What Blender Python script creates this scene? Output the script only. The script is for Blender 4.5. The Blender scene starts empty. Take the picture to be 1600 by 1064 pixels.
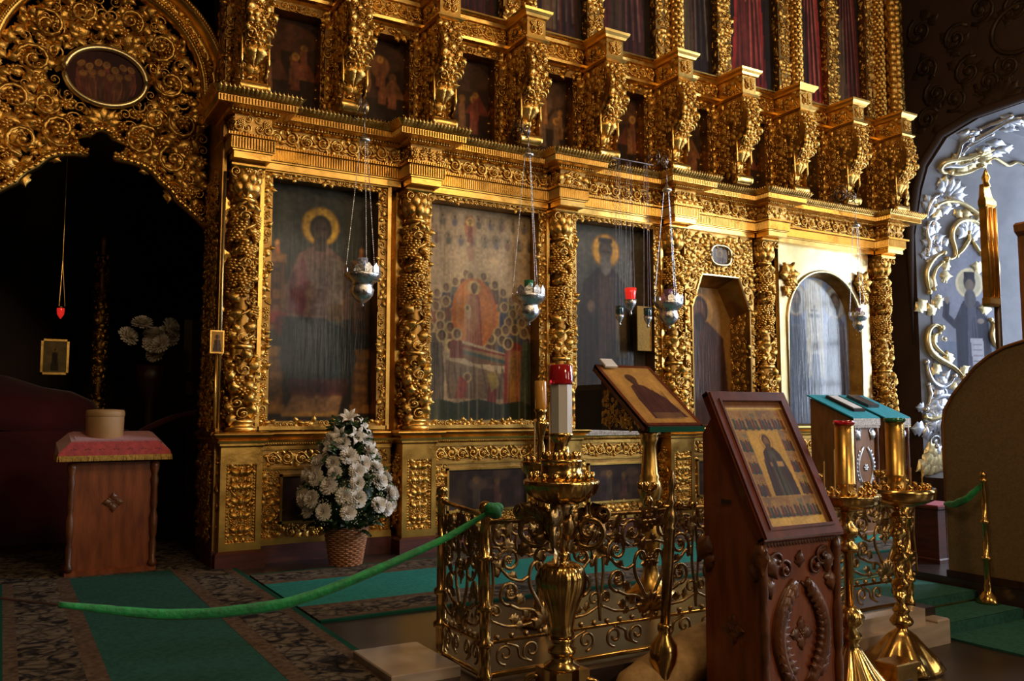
import bpy, math, random
import numpy as np
from mathutils import Vector, Matrix

# ---------------------------------------------------------------- camera, world, lights, exposure
S = bpy.context.scene
C = S.collection
PI = math.pi
cd = bpy.data.cameras.new('camera'); cam = bpy.data.objects.new('camera', cd); C.objects.link(cam)
cam.location = (0, 0, 1.2)
cam.rotation_euler = (PI/2 + math.atan(113/1350), 0, math.radians(-30.5))
cd.lens = 36*1350/1600; cd.sensor_width = 36; cd.clip_start = .05
S.camera = cam
S.view_settings.view_transform = 'Standard'; S.view_settings.look = 'None'
S.view_settings.gamma = 1; S.view_settings.use_curve_mapping = False
S.view_settings.exposure = 0.2
W = bpy.data.worlds.new('world'); S.world = W; W.use_nodes = True
W.node_tree.nodes['Background'].inputs[0].default_value = (.55, .7, 1, 1)
W.node_tree.nodes['Background'].inputs[1].default_value = .3
WARM = (1.0, .70, .38); COOL = (.74, .85, 1.0)
def lamp(name, loc, energy, col, rad):
    l = bpy.data.lights.new(name, 'POINT'); l.energy = energy; l.color = col; l.shadow_soft_size = rad
    o = bpy.data.objects.new(name, l); C.objects.link(o); o.location = loc; return o
# chandelier bulbs of the nave, above and behind the camera
lamp('chandelier_light', (1.6, 1.6, 4.9), 105, WARM, .4)
lamp('chandelier_light', (5.6, 2.2, 5.3), 190, WARM, .4)
lamp('chandelier_light', (-1.5, 0.2, 5.6), 45, WARM, .4)
lamp('chandelier_light', (3.4, -2.4, 4.4), 290, WARM, .4)
WIN_SIDE = 8.5     # radiance of the panes beside the altar screen
WIN_NAVE = 5.0      # radiance of the panes further down the nave
WIN_AISLE = 30.0    # radiance of the panes of the side window level with the fence

# ---------------------------------------------------------------- materials
def lin(c):
    return tuple((x/12.92 if x <= .04045 else ((x+.055)/1.055)**2.4) for x in c)
def hx(s):
    return lin(tuple(int(s[i:i+2], 16)/255 for i in (0, 2, 4)))
MATS = {}
def mk(name, c1, c2=None, rough=.5, metal=0, scale=8, bump=0, bscale=None, coat=0, emit=0, trans=0, rough2=None, stretch=(1,1,1), spec=.5, sheen=0, detail=4):
    m = bpy.data.materials.new(name); m.use_nodes = True
    nt = m.node_tree; n = nt.nodes; L = nt.links
    b = n['Principled BSDF']
    tc = n.new('ShaderNodeTexCoord'); mp = n.new('ShaderNodeMapping'); mp.inputs['Scale'].default_value = stretch
    L.new(tc.outputs['Object'], mp.inputs[0])
    nz = n.new('ShaderNodeTexNoise'); nz.inputs['Scale'].default_value = scale; nz.inputs['Detail'].default_value = detail
    L.new(mp.outputs[0], nz.inputs[0])
    rp = n.new('ShaderNodeValToRGB'); rp.color_ramp.elements[0].position = .32; rp.color_ramp.elements[1].position = .68
    rp.color_ramp.elements[0].color = (*(c2 or c1), 1); rp.color_ramp.elements[1].color = (*c1, 1)
    L.new(nz.outputs[0], rp.inputs[0]); L.new(rp.outputs[0], b.inputs['Base Color'])
    b.inputs['Roughness'].default_value = rough; b.inputs['Metallic'].default_value = metal
    b.inputs['Specular IOR Level'].default_value = spec
    if rough2 is not None:
        mr = n.new('ShaderNodeMapRange'); mr.inputs[3].default_value = rough; mr.inputs[4].default_value = rough2
        mr.inputs[1].default_value = .3; mr.inputs[2].default_value = .7
        L.new(nz.outputs[0], mr.inputs[0]); L.new(mr.outputs[0], b.inputs['Roughness'])
    if coat: b.inputs['Coat Weight'].default_value = coat; b.inputs['Coat Roughness'].default_value = .12
    if sheen: b.inputs['Sheen Weight'].default_value = sheen
    if trans: b.inputs['Transmission Weight'].default_value = trans
    if emit: b.inputs['Emission Color'].default_value = (*c1, 1); b.inputs['Emission Strength'].default_value = emit
    if bump:
        n2 = n.new('ShaderNodeTexNoise'); n2.inputs['Scale'].default_value = bscale or scale*3; n2.inputs['Detail'].default_value = 3
        L.new(mp.outputs[0], n2.inputs[0])
        bp = n.new('ShaderNodeBump'); bp.inputs['Strength'].default_value = bump; bp.inputs['Distance'].default_value = .01
        L.new(n2.outputs[0], bp.inputs['Height']); L.new(bp.outputs[0], b.inputs['Normal'])
    MATS[name] = m
    return m
mk('gold_carved', (.82,.50,.13), (.48,.25,.05), .30, 1, 9, .35, 60, rough2=.48)
mk('gold_smooth', (.80,.49,.13), (.55,.31,.07), .25, 1, 5, .12, 24, rough2=.36)
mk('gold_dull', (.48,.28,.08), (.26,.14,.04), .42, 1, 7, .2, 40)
mk('gold_pale', (.80,.66,.36), (.62,.48,.22), .30, 1, 4, .08, 18)
mk('brass', (.78,.50,.16), (.55,.33,.10), .2, 1, 14, .05, 40)
mk('bronze', (.50,.33,.14), (.28,.17,.07), .3, 1, 22, .15, 70)
mk('silver', (.80,.80,.82), (.42,.41,.42), .24, 1, 30, .35, 55, rough2=.4)
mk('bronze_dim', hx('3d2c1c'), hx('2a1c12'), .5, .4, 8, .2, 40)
mk('steel', (.42,.38,.37), (.25,.22,.22), .35, 1, 20)
mk('iron', (.20,.16,.16), (.10,.08,.08), .4, 1, 20)
mk('wood_dark', hx('3a1a10'), hx('241009'), .45, 0, 5, .1, 20, stretch=(6,6,1))
mk('wood_red', hx('8e4a24'), hx('693218'), .38, 0, 4, .08, 16, coat=.25, stretch=(5,5,1))  # wood lightened towards orange for the warm light falling on the lecterns
mk('wood_frame', hx('6e3018'), hx('4b1e0e'), .3, 0, 6, .06, 30, coat=.5, stretch=(3,3,1))
mk('wood_carved', hx('70401f'), hx('4a2712'), .36, 0, 10, .2, 50, coat=.2)
mk('wood_tan', hx('8a5a30'), hx('6b4424'), .5, 0, 5, .08, 20, stretch=(4,4,1))
mk('plinth_wood', hx('5a241a'), hx('3a160f'), .55, 0, 4, .1, 14, stretch=(1,1,6))
mk('wall_dark', hx('3a241a'), hx('2a1810'), .7, 0, 2, .15, 8)
mk('wall_nave', hx('4c3a2a'), hx('3c2d20'), .8, 0, 1, .1, 6)
mk('ceiling_paint', hx('6d5a48'), hx('4a3a2c'), .8, 0, .6)
mk('plaster_blue', hx('7c7f8a'), hx('696d79'), .55, 0, 3, .12, 12)
mk('stucco_silver', (.75,.78,.84), (.5,.53,.6), .3, .8, 14, .2, 40)
mk('stucco_gold', (.78,.66,.36), (.55,.46,.26), .34, .8, 14, .2, 40)
mk('velvet_red', hx('b23c36'), hx('8e2a2a'), .75, 0, 30, .25, 120, sheen=.4)
mk('fringe_yellow', hx('b98d2e'), hx('8a6520'), .7, 0, 60, .5, 160)
mk('cloth_wine', hx('5a1626'), hx('43101c'), .85, 0, 3, .2, 9, sheen=.3)
mk('cloth_teal', hx('1a8f9c'), hx('147a88'), .8, 0, 20, .1, 80)
mk('lace', hx('cfc7c0'), hx('8d8078'), .8, 0, 60, .4, 120)
mk('ribbon_green', hx('0f9d50'), hx('0a6d38'), .6, 0, 18, .4, 50, sheen=.3)
mk('carpet_green', hx('2f5f55'), hx('264c44'), .92, 0, 40, .3, 300, spec=.15)
mk('carpet_coollight_tint', hx('2f8a80'), hx('28746c'), .92, 0, 40, .3, 300, spec=.15)  # green carpet brightened to teal; cool window light put into the base colour
mk('carpet_edge', hx('124a3a'), None, .9, 0, 40, .3, 200, spec=.15)
mk('marble_white', hx('b9a797'), hx('a08d7d'), .22, 0, 3, 0, coat=.2, stretch=(1,1,6))
mk('marble_floor', hx('3e312d'), hx('2e2421'), .28, 0, 3, .02, 10)
mk('floor_lower', hx('3b2f28'), hx('2c231d'), .35, 0, 2, .04, 10)
mk('white_wax', hx('d8d3cf'), hx('c9c2bd'), .35, 0, 3, 0, coat=.2)
mk('candle_yellow', hx('c9a25a'), hx('a98446'), .5, 0, 20)
mk('glass_red', (.75,.02,.03), None, .08, 0, 5, coat=.8, trans=.6)
mk('glass_red_lit', (.95,.03,.02), None, .1, 0, 5, coat=.6, emit=.45)
mk('flame', (1.0,.72,.3), None, .5, emit=14)
mk('glass_green', (.02,.20,.09), None, .08, 0, 5, coat=.8, trans=.3)
mk('glass_amber', (.75,.36,.06), None, .2, 0, 5, coat=.6, trans=.2)
mk('glass_blue', (.02,.08,.10), None, .08, 0, 5, coat=.8, trans=.3)
mk('glass_violet', (.25,.10,.22), None, .1, 0, 5, coat=.8, trans=.3)
mk('porcelain', hx('b9bcd0'), hx('3b3e58'), .25, 0, 60, coat=.3)
mk('wicker', hx('c0845a'), hx('9a6440'), .4, 0, 30, .1, 80, coat=.6)
mk('petal_white', hx('f2ece4'), hx('e2d9ce'), .6, 0, 10, spec=.3)
mk('leaf_green', hx('2f4a22'), hx('1c3016'), .45, 0, 12, .1, 60)
mk('leaf_light', hx('5d7a44'), hx('41602e'), .5, 0, 12)
mk('breath_white', hx('c9cbb8'), hx('a9ad94'), .7, 0, 30)
mk('paper_white', hx('d8d2cc'), hx('c8c0b8'), .6)
mk('ribbon_violet', hx('5a3f8a'), None, .6)
mk('cloth_pink', hx('a84a58'), None, .7)
mk('wall_gold_cloth', hx('7a6240'), hx('6a5434'), .6, 0, 60, .15, 90)
mk('window_side_pane', COOL, None, .5, emit=WIN_SIDE)
mk('window_aisle_pane', (.78,.88,1.0), None, .5, emit=WIN_AISLE)
mk('window_nave_pane', (1.0,.88,.70), None, .5, emit=WIN_NAVE)
mk('maroon_board', hx('4a1c22'), hx('371318'), .5, 0, 6)

def mk_paint(name, coat, rough=.35):
    m = bpy.data.materials.new(name); m.use_nodes = True
    nt = m.node_tree; n = nt.nodes; L = nt.links; b = n['Principled BSDF']
    at = n.new('ShaderNodeAttribute'); at.attribute_name = 'Col'
    L.new(at.outputs['Color'], b.inputs['Base Color'])
    b.inputs['Roughness'].default_value = rough
    b.inputs['Coat Weight'].default_value = coat; b.inputs['Coat Roughness'].default_value = .10; b.inputs['Specular IOR Level'].default_value = .16
    tc = n.new('ShaderNodeTexCoord'); mp = n.new('ShaderNodeMapping'); mp.inputs['Scale'].default_value = (9, 9, .7)
    L.new(tc.outputs['Object'], mp.inputs[0])
    nz = n.new('ShaderNodeTexNoise'); nz.inputs['Scale'].default_value = 4; nz.inputs['Detail'].default_value = 5
    L.new(mp.outputs[0], nz.inputs[0])
    bp = n.new('ShaderNodeBump'); bp.inputs['Strength'].default_value = .12; bp.inputs['Distance'].default_value = .01
    L.new(nz.outputs[0], bp.inputs['Height']); L.new(bp.outputs[0], b.inputs['Normal']); L.new(bp.outputs[0], b.inputs['Coat Normal'])
    MATS[name] = m
mk_paint('paint_varnish', .24, .5)
mk_paint('paint_matte', .08, .6)
mk_paint('paint_glazed', 1.0, .25)

def mk_border():       # woven floral carpet border
    m = bpy.data.materials.new('carpet_border'); m.use_nodes = True
    nt = m.node_tree; n = nt.nodes; L = nt.links; b = n['Principled BSDF']
    tc = n.new('ShaderNodeTexCoord')
    v = n.new('ShaderNodeTexNoise'); v.inputs['Scale'].default_value = 7; v.inputs['Detail'].default_value = 3; v.inputs['Distortion'].default_value = 2.2
    v2 = n.new('ShaderNodeTexVoronoi'); v2.inputs['Scale'].default_value = 9; v2.feature = 'DISTANCE_TO_EDGE'
    L.new(tc.outputs['Object'], v.inputs[0]); L.new(tc.outputs['Object'], v2.inputs[0])
    r1 = n.new('ShaderNodeValToRGB'); e = r1.color_ramp.elements
    e[0].position = .40; e[0].color = (*hx('2c282b'), 1); e[1].position = .50; e[1].color = (*hx('625648'), 1)
    x = e.new(.62); x.color = (*hx('75695a'), 1); x = e.new(.70); x.color = (*hx('3f3936'), 1)
    L.new(v.outputs[0], r1.inputs[0])
    r2 = n.new('ShaderNodeValToRGB'); r2.color_ramp.elements[0].position = .0; r2.color_ramp.elements[1].position = .12
    r2.color_ramp.elements[0].color = (.35,.35,.35,1); r2.color_ramp.elements[1].color = (1,1,1,1)
    L.new(v2.outputs[0], r2.inputs[0])
    mx = n.new('ShaderNodeMix'); mx.data_type = 'RGBA'; mx.blend_type = 'MULTIPLY'; mx.inputs[0].default_value = 1
    L.new(r1.outputs[0], mx.inputs[6]); L.new(r2.outputs[0], mx.inputs[7]); L.new(mx.outputs[2], b.inputs['Base Color'])
    b.inputs['Roughness'].default_value = .95; b.inputs['Specular IOR Level'].default_value = .1
    MATS['carpet_border'] = m
mk_border()
mk('carpet_guard', hx('6e5b4a'), hx('4a3a30'), .95, 0, 30, .3, 200, spec=.1)

# ---------------------------------------------------------------- mesh building
class MB:
    def __init__(s): s.V = []; s.Q = []; s.n = 0
    def add(s, V, Q):
        V = np.asarray(V, float).reshape(-1, 3); Q = np.asarray(Q, int).reshape(-1, 4)
        s.V.append(V); s.Q.append(Q + s.n); s.n += len(V); return s
    def box(s, a, b):
        x0,y0,z0 = a; x1,y1,z1 = b
        return s.add([(x0,y0,z0),(x1,y0,z0),(x1,y1,z0),(x0,y1,z0),(x0,y0,z1),(x1,y0,z1),(x1,y1,z1),(x0,y1,z1)],
              [(0,3,2,1),(4,5,6,7),(0,1,5,4),(1,2,6,5),(2,3,7,6),(3,0,4,7)])
    def rings(s, R, close=True, caps=True):     # list of rings (k,3)
        R = np.asarray(R, float); m, k = R.shape[:2]
        i = np.arange(m-1)[:,None]; j = np.arange(k if close else k-1)[None,:]; j2 = (j+1) % k
        Q = np.stack([i*k+j, i*k+j2, (i+1)*k+j2, (i+1)*k+j], -1).reshape(-1, 4)
        V = R.reshape(-1, 3)
        if caps and close:
            c0 = len(V); V = np.vstack([V, R[0].mean(0), R[-1].mean(0)])
            ex = []
            for q in range(0, k, 2):
                ex.append((c0, (q+2) % k, (q+1) % k, q)); ex.append((c0+1, (m-1)*k+q, (m-1)*k+(q+1) % k, (m-1)*k+(q+2) % k))
            Q = np.vstack([Q, ex])
        return s.add(V, Q)
    def lathe(s, prof, c=(0,0,0), seg=24, flute=None):
        a = np.arange(seg)/seg*2*PI; R = []
        for p in prof:
            r, z = p[0], p[1]
            rr = r*(1 + (p[2] if len(p) > 2 else 0)*np.cos(a*(flute or 1)))
            R.append(np.stack([c[0]+rr*np.cos(a), c[1]+rr*np.sin(a), np.full(seg, c[2]+z)], -1))
        return s.rings(R)
    def tube(s, P, r, k=6, flat=None):
        P = np.asarray(P, float); n = len(P); r = np.broadcast_to(np.asarray(r, float), (n,))
        T = np.gradient(P, axis=0); T /= np.linalg.norm(T, axis=1)[:,None] + 1e-9
        up = np.array([0,0,1.]) if abs(T[:,2]).mean() < .8 else np.array([0,1.,0])
        A = np.cross(T, up); A /= np.linalg.norm(A, axis=1)[:,None] + 1e-9; B = np.cross(A, T)
        a = np.arange(k)/k*2*PI + PI/k
        R = P[:,None,:] + r[:,None,None]*(np.cos(a)[None,:,None]*A[:,None,:] + np.sin(a)[None,:,None]*B[:,None,:]*(flat or 1))
        return s.rings(R)
    def sphere(s, c, r, n=2):
        V, Q = SPH if n == 2 else cubesphere(n)
        return s.add(V*np.asarray(r)+np.asarray(c), Q)
    def prism(s, poly, y0, y1, ax='y'):         # polygon (u,w) extruded; u->x (or y for ax='x'), w->z ; fan of quads around centroid
        p = np.asarray(poly, float); k = len(p)
        if k % 2: p = np.vstack([p, (p[0]+p[-1])/2]); k += 1
        def ring(y):
            return np.stack([p[:,0], np.full(k, y), p[:,1]], -1) if ax == 'y' else (np.stack([np.full(k, y), p[:,0], p[:,1]], -1) if ax == 'x' else np.stack([p[:,0], p[:,1], np.full(k, y)], -1))
        return s.rings([ring(y0), ring(y1)])
    def mould(s, x0, x1, y0, y1, prof):          # stacked rectangles (z, out) growing left, right and front
        R = []
        for z, o in prof:
            R.append([(x0-o,y0-o,z),(x1+o,y0-o,z),(x1+o,y1,z),(x0-o,y1,z)])
        return s.rings(R)
    def ribs(s, x0, x1, y, z0, z1, pitch=.02, d=.006, ax='x'):
        n = max(1, int(round((x1-x0)/pitch))); e = np.linspace(x0, x1, n+1); V = []; Q = []
        for i in range(n):
            a, b = e[i], e[i+1]; m = (a+b)/2; k = len(V); w = (b-a)*.42
            if ax == 'x': V += [(m-w,y,z0),(m,y-d,z0),(m+w,y,z0),(m-w,y,z1),(m,y-d,z1),(m+w,y,z1)]
            else: V += [(y,m-w,z0),(y-d,m,z0),(y,m+w,z0),(y,m-w,z1),(y-d,m,z1),(y,m+w,z1)]
            Q += [(k,k+1,k+4,k+3),(k+1,k+2,k+5,k+4),(k+3,k+4,k+5,k+5),(k,k+2,k+1,k+1)]
        return s.add(V, Q)
    def flutes(s, x0, x1, y0, y1, z0, z1, pitch=.02, d=.008, ax='x'):   # ribs on a slanting face: y0 at the foot, y1 at the head
        n = max(1, int(round((x1-x0)/pitch))); e = np.linspace(x0, x1, n+1); V = []; Q = []
        for i in range(n):
            a, b = e[i], e[i+1]; m = (a+b)/2; k = len(V); w = (b-a)*.40
            P = [(m-w,y0,z0),(m,y0-d,z0),(m+w,y0,z0),(m-w,y1,z1),(m,y1-d,z1),(m+w,y1,z1)]
            V += P if ax == 'x' else [(p[1],p[0],p[2]) for p in P]
            Q += [(k,k+1,k+4,k+3),(k+1,k+2,k+5,k+4),(k+3,k+4,k+5,k+5),(k,k+2,k+1,k+1)]
        return s.add(V, Q)
    def obj(s, name, mat, parent=None, smooth=False, loc=None):
        V = np.vstack(s.V); Q = np.vstack(s.Q)
        me = bpy.data.meshes.new(name)
        tri = Q[:,2] == Q[:,3]
        cnt = np.where(tri, 3, 4); st = np.concatenate([[0], np.cumsum(cnt)[:-1]])
        mask = np.ones_like(Q, bool); mask[tri, 3] = False
        li = Q[mask]
        me.vertices.add(len(V)); me.vertices.foreach_set('co', V.astype(np.float32).ravel())
        me.loops.add(len(li)); me.loops.foreach_set('vertex_index', li.astype(np.int32))
        me.polygons.add(len(Q)); me.polygons.foreach_set('loop_start', st.astype(np.int32))
        me.update(calc_edges=True); me.validate()
        me.polygons.foreach_set('use_smooth', np.full(len(me.polygons), bool(smooth)))
        me.materials.append(MATS[mat])
        o = bpy.data.objects.new(name, me); C.objects.link(o)
        if parent is not None: o.parent = parent
        if loc is not None: o.location = loc
        return o
def cubesphere(n):
    V = []; Q = []; ix = {}
    def vid(p):
        k = tuple(np.round(p, 5))
        if k not in ix: ix[k] = len(V); V.append(np.array(p)/np.linalg.norm(p))
        return ix[k]
    g = np.linspace(-1, 1, n+1)
    for ax in range(3):
        for sg in (-1, 1):
            for i in range(n):
                for j in range(n):
                    f = []
                    for a, b in ((g[i],g[j]),(g[i+1],g[j]),(g[i+1],g[j+1]),(g[i],g[j+1])):
                        p = [0,0,0]; p[ax] = sg; p[(ax+1)%3] = a; p[(ax+2)%3] = b; f.append(vid(p))
                    Q.append(f if sg > 0 else f[::-1])
    return np.array(V), np.array(Q)
SPH = cubesphere(2); SPH3 = cubesphere(4)

def gridq(m, k):
    i = np.arange(m-1)[:,None]; j = np.arange(k-1)[None,:]
    return np.stack([i*k+j, i*k+j+1, (i+1)*k+j+1, (i+1)*k+j], -1).reshape(-1, 4)
def t_leaf(nu=5, nv=9):
    t = np.linspace(0, 1, nv)[:,None]; s = np.linspace(-1, 1, nu)[None,:]
    hw = .06 + .30*np.sin(PI*np.clip(t, 0, 1)**.85)*(1 + .30*np.cos(t*6*PI))
    hw = hw*(1-t**6) + .01
    z = .05 + .20*np.sin(PI*t*.9) + .16*np.clip(t-.7, 0, 1)*2 - .16*(s*s) + .06*np.cos(s*PI*2)*0
    return np.stack([s*hw, np.broadcast_to(t, hw.shape[:1]+(nu,)) if False else t+0*s, z+0*s], -1).reshape(-1, 3), gridq(nv, nu)
LEAF = t_leaf(); LEAF_S = t_leaf(3, 5)
def pipe(P, r, k=5):
    m = MB(); m.tube(P, r, k); return m.V[0], m.Q[0]
def t_curl(turns=1.35, n=16, k=4):
    t = np.linspace(0, 1, n); a = t*turns*2*PI; r = .5*(1-.80*t)
    P = np.stack([r*np.cos(a), r*np.sin(a), .05+.12*t], -1)
    V, Q = pipe(P, .085*(1-.35*t), k)
    V2 = SPH[0]*.13 + np.array([0,0,.16])
    return np.vstack([V, V2]), np.vstack([Q, SPH[1]+len(V)])
CURL = t_curl()
def t_ros(n=6):
    V = []; Q = []; k = 0
    for i in range(n):
        a = i/n*2*PI; ca, sa = math.cos(a), math.sin(a)
        p = SPH[0]*np.array([.24,.17,.14]); p = p @ np.array([[ca,sa,0],[-sa,ca,0],[0,0,1]]) + np.array([.3*ca,.3*sa,.07])
        V.append(p); Q.append(SPH[1]+k); k += len(p)
    p = SPH[0]*np.array([.17,.17,.2]) + np.array([0,0,.1]); V.append(p); Q.append(SPH[1]+k)
    return np.vstack(V), np.vstack(Q)
ROS = t_ros()
def t_grape():
    V = []; Q = []; k = 0
    for row, n in enumerate((4, 4, 3, 2, 1)):
        for i in range(n):
            x = (i-(n-1)/2)*.24; p = SPH[0]*.15 + np.array([x, .1-row*.2, .12+.10*(1-abs(x)*1.4)]); V.append(p); Q.append(SPH[1]+k); k += len(p)
    return np.vstack(V), np.vstack(Q)
GRAPE = t_grape()

class Relief:
    """ornament laid out flat: u across, v up, w proud of the surface"""
    def __init__(s, seed=0): s.V = []; s.Q = []; s.n = 0; s.rnd = random.Random(seed)
    def st(s, T, u, v, size, ang=0, sx=1, wz=1, w0=0):
        V, Q = T; V = V*np.array([sx*size, size, size*wz]); ca, sa = math.cos(ang), math.sin(ang)
        V = V @ np.array([[ca,sa,0],[-sa,ca,0],[0,0,1]]) + np.array([u, v, w0])
        s.V.append(V); s.Q.append((Q if sx > 0 else Q[:,::-1]) + s.n); s.n += len(V)
    def leaf(s, u, v, size, ang=0, **k): s.st(LEAF, u, v, size, ang, **k)
    def curl(s, u, v, size, ang=0, **k): s.st(CURL, u, v, size, ang, **k)
    def ros(s, u, v, size, ang=0, **k): s.st(ROS, u, v, size, ang, **k)
    def grape(s, u, v, size, ang=0, **k): s.st(GRAPE, u, v, size, ang, **k)
    def bead(s, u, v, r): s.st(SPH, u, v, r, 0, w0=r*.5)
    def path(s, P, r, k=5):
        V, Q = pipe(np.asarray(P, float), r, k); s.V.append(V); s.Q.append(Q + s.n); s.n += len(V)
    def to(s, mb, f):
        if not s.V: return mb
        V = np.vstack(s.V); mb.add(f(V), np.vstack(s.Q)); return mb
def front(x0, y, z0):   # face looking towards -Y
    return lambda V: np.stack([x0+V[:,0], y-V[:,2], z0+V[:,1]], -1)
def sideL(x, y0, z0):   # face looking towards -X ; u runs towards -Y
    return lambda V: np.stack([x-V[:,2], y0-V[:,0], z0+V[:,1]], -1)
def around(r, c=(0,0,0), bulge=None):
    def f(V):
        a = V[:,0]/r; rr = r + V[:,2]
        if bulge is not None: rr = rr + bulge(V[:,1])
        return np.stack([c[0]+rr*np.sin(a), c[1]-rr*np.cos(a), c[2]+V[:,1]], -1)
    return f
def fill(R, w, h, s, inside=None, sym=True, u0=None, grape=.08, wz=1.0):
    """dense foliage, mirrored about the middle; u in 0..w, v in 0..h"""
    rn = R.rnd; nu = max(1, int(round((w/2 if sym else w)/s))); nv = max(1, int(round(h/s)))
    du = (w/2 if sym else w)/nu; dv = h/nv
    for i in range(nu):
        for j in range(nv):
            u = (i+.5+rn.uniform(-.22,.22))*du; v = (j+.5+rn.uniform(-.22,.22))*dv
            k = rn.random(); a = rn.uniform(0, 2*PI); sz = s*rn.uniform(.95, 1.35)
            for mir in ((1,-1) if sym else (1,)):
                uu = u if mir == 1 else w-u; aa = a if mir == 1 else -a
                if inside and not inside(uu, v): continue
                if k < .30:
                    R.curl(uu, v, sz*.95, aa, sx=mir, wz=wz*1.3)
                elif k < .30+grape: R.grape(uu, v, sz*.8, aa*.1, wz=wz)
                elif k < .52: R.ros(uu, v, sz*.8, aa, wz=wz*1.3)
                else:
                    R.leaf(uu-math.sin(-aa)*0, v, sz*1.0, aa, wz=wz*1.2); R.leaf(uu, v, sz*.85, aa+2.0*mir, wz=wz*1.2)
                    if k > .8: R.leaf(uu, v, sz*.8, aa-2.0*mir, wz=wz*1.2)
def rinceau(R, L, h, unit=None, wz=1.0):
    unit = unit or h*.92; n = max(1, int(round(L/unit))); d = L/n
    t = np.linspace(0, L, n*8+1)
    R.path(np.stack([t, h/2 + h*.38*np.sin(t/d*PI), np.full_like(t, h*.08)], -1), h*.06, 4)
    for i in range(n):
        u = (i+.5)*d; up = 1 if i % 2 == 0 else -1; v = h/2 - up*h*.04
        R.curl(u, v, h*.86, (PI/2 if up > 0 else -PI/2), sx=up, wz=wz*1.3)
        if i % 2: R.st(SPH, u, v, h*.21, 0, wz=.9, w0=h*.08)
        else: R.ros(u, v, h*.42, i, wz=wz*1.6, w0=h*.06)
        for a in (-2.3, -.9, .9, 2.3): R.leaf(u+math.sin(a)*d*-.22, v+math.cos(a)*h*.2, h*.46, a+.5*up, wz=wz*1.2)

# ---------------------------------------------------------------- objects
def tag(o, label, cat, group=None, kind=None):
    if label: o['label'] = label
    if cat: o['category'] = cat
    if group: o['group'] = group
    if kind: o['kind'] = kind
    return o
def thing(name, loc, label, cat, group=None, rz=0):
    o = bpy.data.objects.new(name, None); C.objects.link(o); o.location = loc; o.rotation_euler = (0,0,rz); o.empty_display_size = .1
    return tag(o, label, cat, group)
def struct(o): o['kind'] = 'structure'; return o
def stuff(o): o['kind'] = 'stuff'; return o
def dup(root, loc, label=None, rz=None):
    r = root.copy(); C.objects.link(r); r.location = loc
    if rz is not None: r.rotation_euler = (0,0,rz)
    if label: r['label'] = label
    for ch in list(root.children):
        c = ch.copy(); C.objects.link(c); c.parent = r
        for g in list(ch.children):
            d = g.copy(); C.objects.link(d); d.parent = c
    return r
def ordinal(i): return ['first','second','third','fourth','fifth','sixth','seventh','eighth','ninth','tenth','eleventh','twelfth'][i]

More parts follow.
